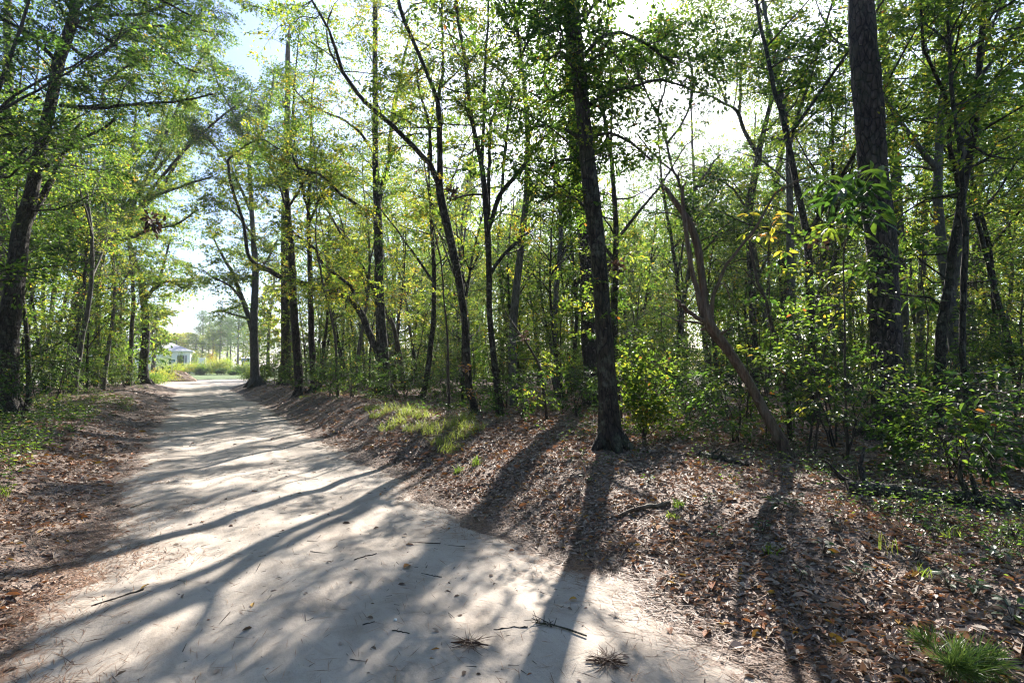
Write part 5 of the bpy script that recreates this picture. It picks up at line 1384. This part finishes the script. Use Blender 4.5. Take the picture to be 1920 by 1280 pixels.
# ------------------------------------------------------------------ beyond the end of the road
YH = 104.0
def box(mb, x0, x1, y0, y1, z0, z1, tone=.5, m=0):
    V = [(x0, y0, z0), (x1, y0, z0), (x1, y1, z0), (x0, y1, z0), (x0, y0, z1), (x1, y0, z1), (x1, y1, z1), (x0, y1, z1)]
    mb.add(V, [[0, 3, 2, 1], [4, 5, 6, 7], [0, 1, 5, 4], [1, 2, 6, 5], [2, 3, 7, 6], [3, 0, 4, 7]], tone, m)


W_WALL = simple_mat('white_siding', (.84, .83, .80), .7, 0, 3, .05); W_ROOF = simple_mat('grey_shingles', (.36, .35, .36), .85, 0, 6, .15); W_TRIM = simple_mat('white_trim', (.82, .82, .80), .5); W_GLASS = simple_mat('window_glass', (.05, .06, .07), .08); W_SHUT = simple_mat('grey_shutter', (.22, .23, .26), .6)
hx = at(357, 657, YH)[0]; ez = 4.9; gz = .3
HR = radians(30); root = empty('white_house', (hx - 4.5 * cos(HR), YH - 4.5 * sin(HR), gz), HR); tag(root, 'white house with pale grey hipped roof beyond the end of the road', 'house')
def hp(mb, name, mat, par=root): return mb.build(name, mat, par, (hx - 4.5, YH, gz))
mb = MB(); box(mb, hx - 9, hx, YH, YH + 11, gz - .3, ez); hp(mb, 'wall', [W_WALL])
mb = MB(); box(mb, hx - 17, hx - 9, YH + 3, YH + 11, gz - .3, ez + .2); hp(mb, 'side_wing', [W_WALL])
mb = MB()  # hipped roof with eaves
x0, x1, y0, y1, pk = hx - 9.5, hx + .5, YH - .5, YH + 11.5, ez + 1.75
xm0, xm1, ym = hx - 6.0, hx - 3.6, YH + 5.5
mb.add([(x0, y0, ez), (x1, y0, ez), (x1, y1, ez), (x0, y1, ez), (xm0, ym, pk), (xm1, ym, pk)], [[0, 1, 5, 4], [2, 3, 4, 5]]); mb.add([(x1, y0, ez), (x1, y1, ez), (xm1, ym, pk), (x0, y1, ez), (x0, y0, ez), (xm0, ym, pk)], [[0, 1, 2], [3, 4, 5]])
rf = hp(mb, 'roof', [W_ROOF])
mb = MB(); box(mb, x0, x1, y0 - .03, y0 + .03, ez - .22, ez - .003); box(mb, x1 - .03, x1 + .03, y0 + .031, y1, ez - .22, ez - .003); hp(mb, 'fascia', [W_TRIM], rf)
mb = MB(); xa, xb = hx - 17.5, hx - 9.2
mb.add([(xa, YH + 2.5, ez + .2), (xb, YH + 2.5, ez + .2), (xb, YH + 7, ez + 3.0), (xa, YH + 7, ez + 3.0), (xb, YH + 11.5, ez + .2), (xa, YH + 11.5, ez + .2)], [[0, 1, 2, 3], [3, 2, 4, 5]]); mb.add([(xa, YH + 2.5, ez + .2), (xa, YH + 7, ez + 3), (xa, YH + 11.5, ez + .2)], [[0, 1, 2]]); hp(mb, 'wing_roof', [W_ROOF])
for k, xo in enumerate((.9,)):
    mb = MB(); box(mb, hx - xo - 1.0, hx - xo, YH - .06, YH - .002, 2.4, 4.0); wn = hp(mb, 'window', [W_TRIM])
    mb = MB(); box(mb, hx - xo - .92, hx - xo - .08, YH - .075, YH - .062, 2.48, 3.92); hp(mb, 'pane', [W_GLASS], wn)
    mb = MB(); box(mb, hx - xo + .03, hx - xo + .33, YH - .05, YH - .002, 2.4, 4.0); box(mb, hx - xo - 1.33, hx - xo - 1.03, YH - .05, YH - .002, 2.4, 4.0); hp(mb, 'shutter', [W_SHUT], wn)

# white board fence beside the house
fx0, fx1 = at(358, 680, 98)[0], at(384, 680, 98)[0]
root = empty('white_fence', ((fx0 + fx1) / 2, 98, .3)); tag(root, 'low white board fence to the right of the white house', 'fence')
mb = MB(); nb_ = 18
for k in range(nb_):
    xx = fx0 + (fx1 - fx0) * k / nb_; box(mb, xx + .006, xx + (fx1 - fx0) / nb_ - .006, 98, 98.03, .25, 3.4)
mb.build('panel', [W_TRIM], root, ((fx0 + fx1) / 2, 98, .3))
for k in range(3):
    xx = fx0 + (fx1 - fx0) * k / 2; mb = MB(); box(mb, xx - .06, xx + .06, 98.032, 98.15, .1, 3.5); mb.build('post', [W_TRIM], root, ((fx0 + fx1) / 2, 98, .3))

# street sign, pole and wire
SG = simple_mat('sign_green', (.01, .16, .09), .4); SM = simple_mat('galvanised_steel', (.45, .46, .47), .4, .8)
p = at(322, 697, 62); gz_ = float(h_ground(p[0], p[1])); root = empty('street_sign', (p[0], p[1], gz_)); tag(root, 'green street name sign on a thin post beside the cross road', 'street sign')
mb = MB(); mb.tube([[p[0], p[1], gz_ - .3], [p[0], p[1], 2.2]], [.03, .03], 8); mb.build('post', [SM], root, (p[0], p[1], gz_))
mb = MB(); box(mb, p[0] - .36, p[0] + .36, p[1] - .045, p[1] - .032, 2.22, 2.50); pl = mb.build('plate', [SG], root, (p[0], p[1], gz_))
mb = MB()
for k, w_ in enumerate((.05, .04, .05, .03, .05, .04)):
    box(mb, p[0] - .22 + k * .075, p[0] - .22 + k * .075 + w_, p[1] - .051, p[1] - .047, 2.31, 2.40)
mb.build('lettering', [W_TRIM], pl, (p[0], p[1], gz_))
p = at(289, 700, 64); gz_ = float(h_ground(p[0], p[1]))
root = empty('utility_pole', (p[0], p[1], gz_)); tag(root, 'grey wooden utility pole standing among leaves left of the street sign', 'utility pole')
mb = MB(); mb.tube([[p[0], p[1], gz_ - .5], [p[0] + .02, p[1], 4.5], [p[0] + .03, p[1], 9.0]], [.14, .12, .10], 10); mb.build('pole', [M['bark_grey']], root, (p[0], p[1], gz_))
mb = MB(); box(mb, p[0] - .9, p[0] + .9, p[1] - .20, p[1] - .105, 8.3, 8.42); mb.build('crossarm', [M['bark_grey']], root, (p[0], p[1], gz_))
mb = MB(); q0 = np.array([p[0], p[1] - .12, 4.9]); q1 = at(500, 642, 70); t = np.linspace(0, 1, 24)[:, None]; q = q0 + (q1 - q0) * t; q[:, 2] -= .35 * np.sin(t[:, 0] * pi)
mb.tube(q, np.full(24, .022), 5); o_ = mb.build('overhead_wire', [simple_mat('black_cable', (.02, .02, .02), .6)]); tag(o_, 'thin black overhead wire crossing in front of the far pines', 'wire')

# shed glimpsed behind the forked tree
p = at(463, 690, 100); root = empty('grey_shed', (p[0], p[1], .3)); tag(root, 'pale grey panelled shed with dark base, partly behind the forked tree', 'shed')
mb = MB(); xs0, xs1 = p[0] - 1.1, p[0] + .9; box(mb, xs0, xs1, p[1], p[1] + 3, 1.35, 3.3)
for k in range(8):
    xx = xs0 + (xs1 - xs0) * (k + .5) / 8; box(mb, xx - .04, xx + .04, p[1] - .05, p[1] - .002, 1.36, 3.28)
mb.build('wall', [simple_mat('grey_panel', (.42, .44, .47), .6)], root, (p[0], p[1], .3))
mb = MB(); box(mb, xs0 - .1, xs1 + .1, p[1] - .12, p[1] + 3.1, .9, 1.347); box(mb, xs0 + .3, xs0 + .6, p[1], p[1] + .3, .1, .897); box(mb, xs1 - .6, xs1 - .3, p[1], p[1] + .3, .1, .897); mb.build('base', [simple_mat('dark_steel', (.03, .03, .035), .5)], root, (p[0], p[1], .3))
mb = MB(); mb.add([(xs0 - .2, p[1] - .2, 3.32), (xs1 + .2, p[1] - .2, 3.32), (xs1 + .2, p[1] + 1.5, 3.6), (xs0 - .2, p[1] + 1.5, 3.6), (xs1 + .2, p[1] + 3.2, 3.32), (xs0 - .2, p[1] + 3.2, 3.32)], [[0, 1, 2, 3], [3, 2, 4, 5]]); mb.build('roof', [W_ROOF], root, (p[0], p[1], .3))

# mound of brush at the corner
p = at(332, 706, 57); gz_ = 0.0
mb = MB(); nA, nR = 26, 8
V = [[0, 0, 1.15]]
for r_ in range(1, nR + 1):
    for a_ in range(nA):
        f = r_ / nR; th = 2 * pi * a_ / nA; rad = f * (1.9 + .25 * sin(3 * th)); V.append([rad * cos(th), rad * .8 * sin(th), 1.15 * (1 - f ** 1.8) + .09 * rng.normal() * (1 - f * .8) - (.1 if r_ == nR else 0)])
F = [[0, 1 + a_, 1 + (a_ + 1) % nA] for a_ in range(nA)]
mb.add(V, F)
F = [[1 + (r_ - 1) * nA + a_, 1 + r_ * nA + a_, 1 + r_ * nA + (a_ + 1) % nA, 1 + (r_ - 1) * nA + (a_ + 1) % nA] for r_ in range(1, nR) for a_ in range(nA)]
mb.add(V, F)
n = 900; th = rng.uniform(0, 2 * pi, n); f = np.sqrt(rng.random(n)); P = np.stack([f * 1.85 * np.cos(th), f * 1.5 * np.sin(th), 1.15 * (1 - f ** 1.8) + .02], 1)
D = rng.normal(0, 1, (n, 3)); D[:, 2] = np.abs(D[:, 2]) * .5
mb.leaves(P, D, rng.normal(0, 1, (n, 3)), rng.uniform(.15, .5, n), .02, rng.uniform(.4, .85, n), 'rhomb', 1)
o_ = mb.build('brush_pile', [simple_mat('dry_earth', (.34, .26, .19), .95, 0, 4, .3), M['straw']]); o_.location = (p[0], p[1], gz_); tag(o_, 'pale heap of dry brush at the corner of the cross road', 'brush pile')


# shrubs of the verge and hedge, bush by bush
def bush(loc, w_, h_, tone, nleaf, ls, seed):
    r_ = np.random.default_rng(seed); wood, fol = MB(), MB()
    for q in range(6):
        a = r_.random() * 2 * pi; wood.tube(np.array([[0, 0, -.1], [cos(a) * w_ * .15, sin(a) * w_ * .15, h_ * .4], [cos(a) * w_ * .32, sin(a) * w_ * .32, h_ * .8]]), [.03, .02, .008], 5, .5)
    nc = 26; C = nrm(r_.normal(0, 1, (nc, 3))) * (r_.random((nc, 1)) ** .4) * np.array([w_ * .42, w_ * .42, h_ * .42]) + np.array([0, 0, h_ * .5])
    k = nleaf // nc; P = np.repeat(C, k, 0) + r_.normal(0, 1, (nc * k, 3)) * np.array([w_ * .10, w_ * .10, h_ * .09])
    tn = np.clip(tone + np.repeat(r_.normal(0, .07, nc), k) + r_.normal(0, .09, nc * k), 0, .9)
    fol.leaves(P, r_.normal(0, 1, (nc * k, 3)), r_.normal(0, .6, (nc * k, 3)) + np.array([0, 0, 1.]), ls * r_.uniform(.6, 1.2, nc * k), ls * .45, tn, 'rhomb', 0)
    root = empty('verge_bush', loc)
    CH[root.name] = [wood.build('stem', [M['bark_thin']], root, (0, 0, 0)), fol.build('foliage', [M['leaf'], M['bark_thin']], root)]
    return root


for k, (px, py, Y, w_, h_, tone, lab) in enumerate([
        (352, 702, 84, 3.4, 2.0, .66, 'pale yellow-green bush right of the street sign'), (367, 702, 86, 3.6, 2.4, .62, 'light green bush in front of the white house corner'), (380, 702, 85, 3.2, 2.0, .50, 'mid-green bush below the white board fence'), (393, 702, 87, 4.0, 2.6, .58, 'bushy light green shrub at the middle of the far hedge'),
        (407, 702, 86, 4.2, 2.9, .64, 'tall yellow-green bush right of the hedge middle'), (420, 702, 87, 4.0, 3.0, .60, 'rounded sunlit bush left of the far pine trunk'), (433, 702, 86, 3.8, 2.5, .56, 'greyish green bush just left of the far pine trunk'), (448, 702, 85, 3.0, 1.8, .25, 'dark green bush under the far pine trunk'), (462, 702, 86, 3.6, 2.4, .62, 'pale bush in front of the grey shed'),
        (378, 702, 84, 2.2, 1.2, .22, 'low dark bush in the hedge below the fence'), (414, 703, 84, 2.6, 1.2, .28, 'low dark bush at the foot of the tall yellow-green bush'), (440, 704, 83, 2.4, .9, .2, 'lowest dark bush at the right of the hedge'),
        (397, 676, 93, 2.6, 4.6, .80, 'tall golden yellow shrub rising above the far hedge'), (364, 680, 92, 1.6, 4.2, .60, 'slim pointed green shrub in front of the white fence'), (338, 690, 90, 1.0, 4.2, .15, 'dark reddish slim shrub against the white house wall'),
        (306, 712, 52, 3.0, 1.6, .66, 'bright yellow-green bush at the left corner of the road mouth'), (296, 708, 56, 3.2, 2.0, .60, 'green bush behind the bright bush at the left road corner'), (288, 716, 46, 2.6, 1.3, .50, 'bush at the end of the left bank beside the slim oak'), (316, 703, 66, 3.2, 2.2, .62, 'light bush behind the brush pile under the street sign'), (300, 700, 70, 3.6, 3.0, .58, 'tall light bush behind the utility pole'),
        (330, 700, 78, 3.4, 2.4, .64, 'pale sunlit bush left of the hedge, right of the sign post'), (476, 712, 46, 2.4, 1.5, .5, 'bush at the foot of the forked tree by the road mouth'), (495, 712, 42, 2.6, 1.6, .42, 'green bush between the forked tree and thick pine')]):
    p = at(px, py, Y); z = float(h_ground(p[0], Y))
    b_ = bush((p[0], Y, z), w_, h_, tone, 2100, .17 if Y > 75 else .13, 100 + k); tag(b_, lab, 'bush', 'bushes of the far verge and hedge')


# far pines and trees behind the house
def far_pine(H, seed, tone=.45, broad=False):
    r_ = np.random.default_rng(seed); wood, fol = MB(), MB()
    wood.tube(np.array([[0, 0, -.3], [.1, 0, H * .5], [0, .1, H]]), [.24, .18, .05], 8, .5)
    nc = 60 if not broad else 80
    z = H * (r_.uniform(.22 if broad else .38, 1.0, nc)); w_ = (2.6 if not broad else 3.6) * np.sqrt(np.clip(1.08 - z / H, .02, 1)) * (1.0 if not broad else 1.2)
    a = r_.uniform(0, 2 * pi, nc); rad = w_ * r_.random(nc) ** .5 * 1.3
    C = np.stack([rad * np.cos(a), rad * np.sin(a), z], 1)
    wood.prisms(np.stack([0 * a, 0 * a, z - .25 * rad], 1), C, .05, .02, .5, 0)
    k = 44; P = np.repeat(C, k, 0) + r_.normal(0, .55, (nc * k, 3)) * np.array([1.1, 1.1, .6])
    tn = np.clip(tone + np.repeat(r_.normal(0, .07, nc), k) + r_.normal(0, .09, nc * k), 0, .85)
    fol.leaves(P, r_.normal(0, 1, (nc * k, 3)), r_.normal(0, .8, (nc * k, 3)) + np.array([0, 0, .8]), .42 * r_.uniform(.6, 1.2, nc * k), .16, tn, 'rhomb', 0)
    root = empty('far_tree' if broad else 'far_pine')
    CH[root.name] = [wood.build('trunk', [M['bark_grey']], root, (0, 0, 0), True), fol.build('crown', [M['needle'] if not broad else M['leaf']], root)]
    return root


FP = {0: far_pine(17, 1), 1: far_pine(15, 2), 2: far_pine(13, 3, .55, True), 3: far_pine(11, 4, .74, True)}
used = set()
FARL = [(446, 690, 120, 0, 1.0, 'pine with bare blue-grey trunk standing behind the far hedge'), (432, 688, 142, 1, 1.0, 'thin far pine left of the bare blue-grey pine trunk'), (412, 687, 140, 0, .9, 'far pine behind the tall yellow-green bush'), (398, 688, 138, 2, .9, 'broad far tree behind the golden yellow shrub'),
        (378, 688, 142, 0, 1.0, 'far pine behind the white board fence'), (390, 686, 150, 1, 1.1, 'hazy pine behind and between the fence pine and golden shrub'), (366, 687, 140, 2, .8, 'broad hazy tree right of the white house roof'), (352, 686, 145, 3, 1.0, 'orange-tinted autumn tree rising behind the white house roof'), (330, 686, 140, 3, .95, 'pale autumn tree behind the left end of the white house'),
        (340, 686, 160, 2, .9, 'pale green tree far behind the white house'), (318, 686, 150, 2, .85, 'far tree seen above the street sign'), (425, 686, 150, 1, 1.1, 'tall hazy pine between the thin and blue-grey pines'), (455, 687, 140, 0, 1.0, 'far pine right of the blue-grey pine trunk'), (468, 687, 138, 2, 1.0, 'broad tree behind the grey shed'),
        (484, 688, 135, 2, 1.1, 'broad far tree glimpsed right of the forked tree'), (500, 688, 138, 0, 1.0, 'far pine glimpsed between the forked tree and thick pine'), (302, 688, 140, 2, .9, 'far tree left of the utility pole top'), (280, 690, 130, 2, 1.0, 'far tree behind the slim verge oak'), (262, 690, 130, 0, .9, 'far pine behind the reddish slim trunk'), (405, 686, 165, 2, 1.2, 'farthest broad tree in the gap above the road')]
for px, py, Y, k, sc, lab in FARL:
    p = at(px, py, Y); z = float(h_ground(p[0], Y)); rz = random.uniform(0, 6.28)
    if k not in used:
        used.add(k); o_ = FP[k]; o_.location = (p[0], Y, z); o_.scale = (sc,) * 3; o_.rotation_euler = (0, 0, rz)
    else:
        o_ = copy_fast(FP[k], (p[0], Y, z), rz, sc)
    tag(o_, lab, 'tree', 'trees beyond the end of the road')





# ------------------------------------------------------------------ the air
mb = MB(); box(mb, -500, 500, -70, 545, -1.7, 30)
hm = bpy.data.materials.new('haze'); hm.use_nodes = True; hnt = hm.node_tree; hnt.nodes.clear()
ho = hnt.nodes.new('ShaderNodeOutputMaterial'); pv = hnt.nodes.new('ShaderNodeVolumePrincipled')
pv.inputs['Density'].default_value = 0.0005; pv.inputs['Color'].default_value = (.90, .94, 1, 1); pv.inputs['Anisotropy'].default_value = .35
hnt.links.new(pv.outputs[0], ho.inputs['Volume'])
o_ = mb.build('haze', [hm]); tag(o_, kind='stuff')
# ------------------------------------------------------------------ light and camera
w = bpy.data.worlds.new('World'); SC.world = w; w.use_nodes = True
nt = w.node_tree; nt.nodes.clear()
out = nt.nodes.new('ShaderNodeOutputWorld'); bg = nt.nodes.new('ShaderNodeBackground'); sky = nt.nodes.new('ShaderNodeTexSky')
sky.sky_type = 'NISHITA'; sky.sun_disc = False; sky.sun_elevation = SUN_EL; sky.sun_rotation = SUN_AZ
sky.air_density = 1.0; sky.dust_density = 1.5; sky.ozone_density = 1.0
bg.inputs[1].default_value = 0.07
mu = nt.nodes.new('ShaderNodeMix'); mu.data_type = 'RGBA'; mu.blend_type = 'MULTIPLY'; mu.inputs[0].default_value = 1.0; mu.inputs[7].default_value = (.88, .98, 1.18, 1)
nt.links.new(sky.outputs[0], mu.inputs[6]); nt.links.new(mu.outputs[2], bg.inputs[0]); nt.links.new(bg.outputs[0], out.inputs[0])
sl = bpy.data.lights.new('sun', 'SUN'); sl.energy = 5.0; sl.angle = radians(.55); sl.color = (1, .94, .86)
so = bpy.data.objects.new('sun', sl); COL.objects.link(so)
import mathutils
so.rotation_euler = mathutils.Vector(SUN).to_track_quat('Z', 'Y').to_euler()
cam = bpy.data.cameras.new('camera'); cam.lens = 18.0; cam.sensor_width = 36.0; cam.clip_end = 5000; cam.clip_start = .05
co = bpy.data.objects.new('camera', cam); COL.objects.link(co)
co.location = (0, 0, CAMZ); co.rotation_euler = (pi / 2 + PITCH, 0, 0)
SC.camera = co
SC.view_settings.view_transform = 'Standard'; SC.view_settings.look = 'None'; SC.view_settings.exposure = 1.9; SC.view_settings.gamma = 1.0
cy = SC.cycles
cy.max_bounces = 6; cy.diffuse_bounces = 3; cy.glossy_bounces = 2; cy.transmission_bounces = 4; cy.transparent_max_bounces = 4
cy.caustics_reflective = False; cy.caustics_refractive = False; cy.sample_clamp_indirect = 6.0
cy.use_denoising = True
cy.volume_bounces = 0; cy.volume_step_rate = 5; cy.volume_max_steps = 64
cy.filter_width = 1.15
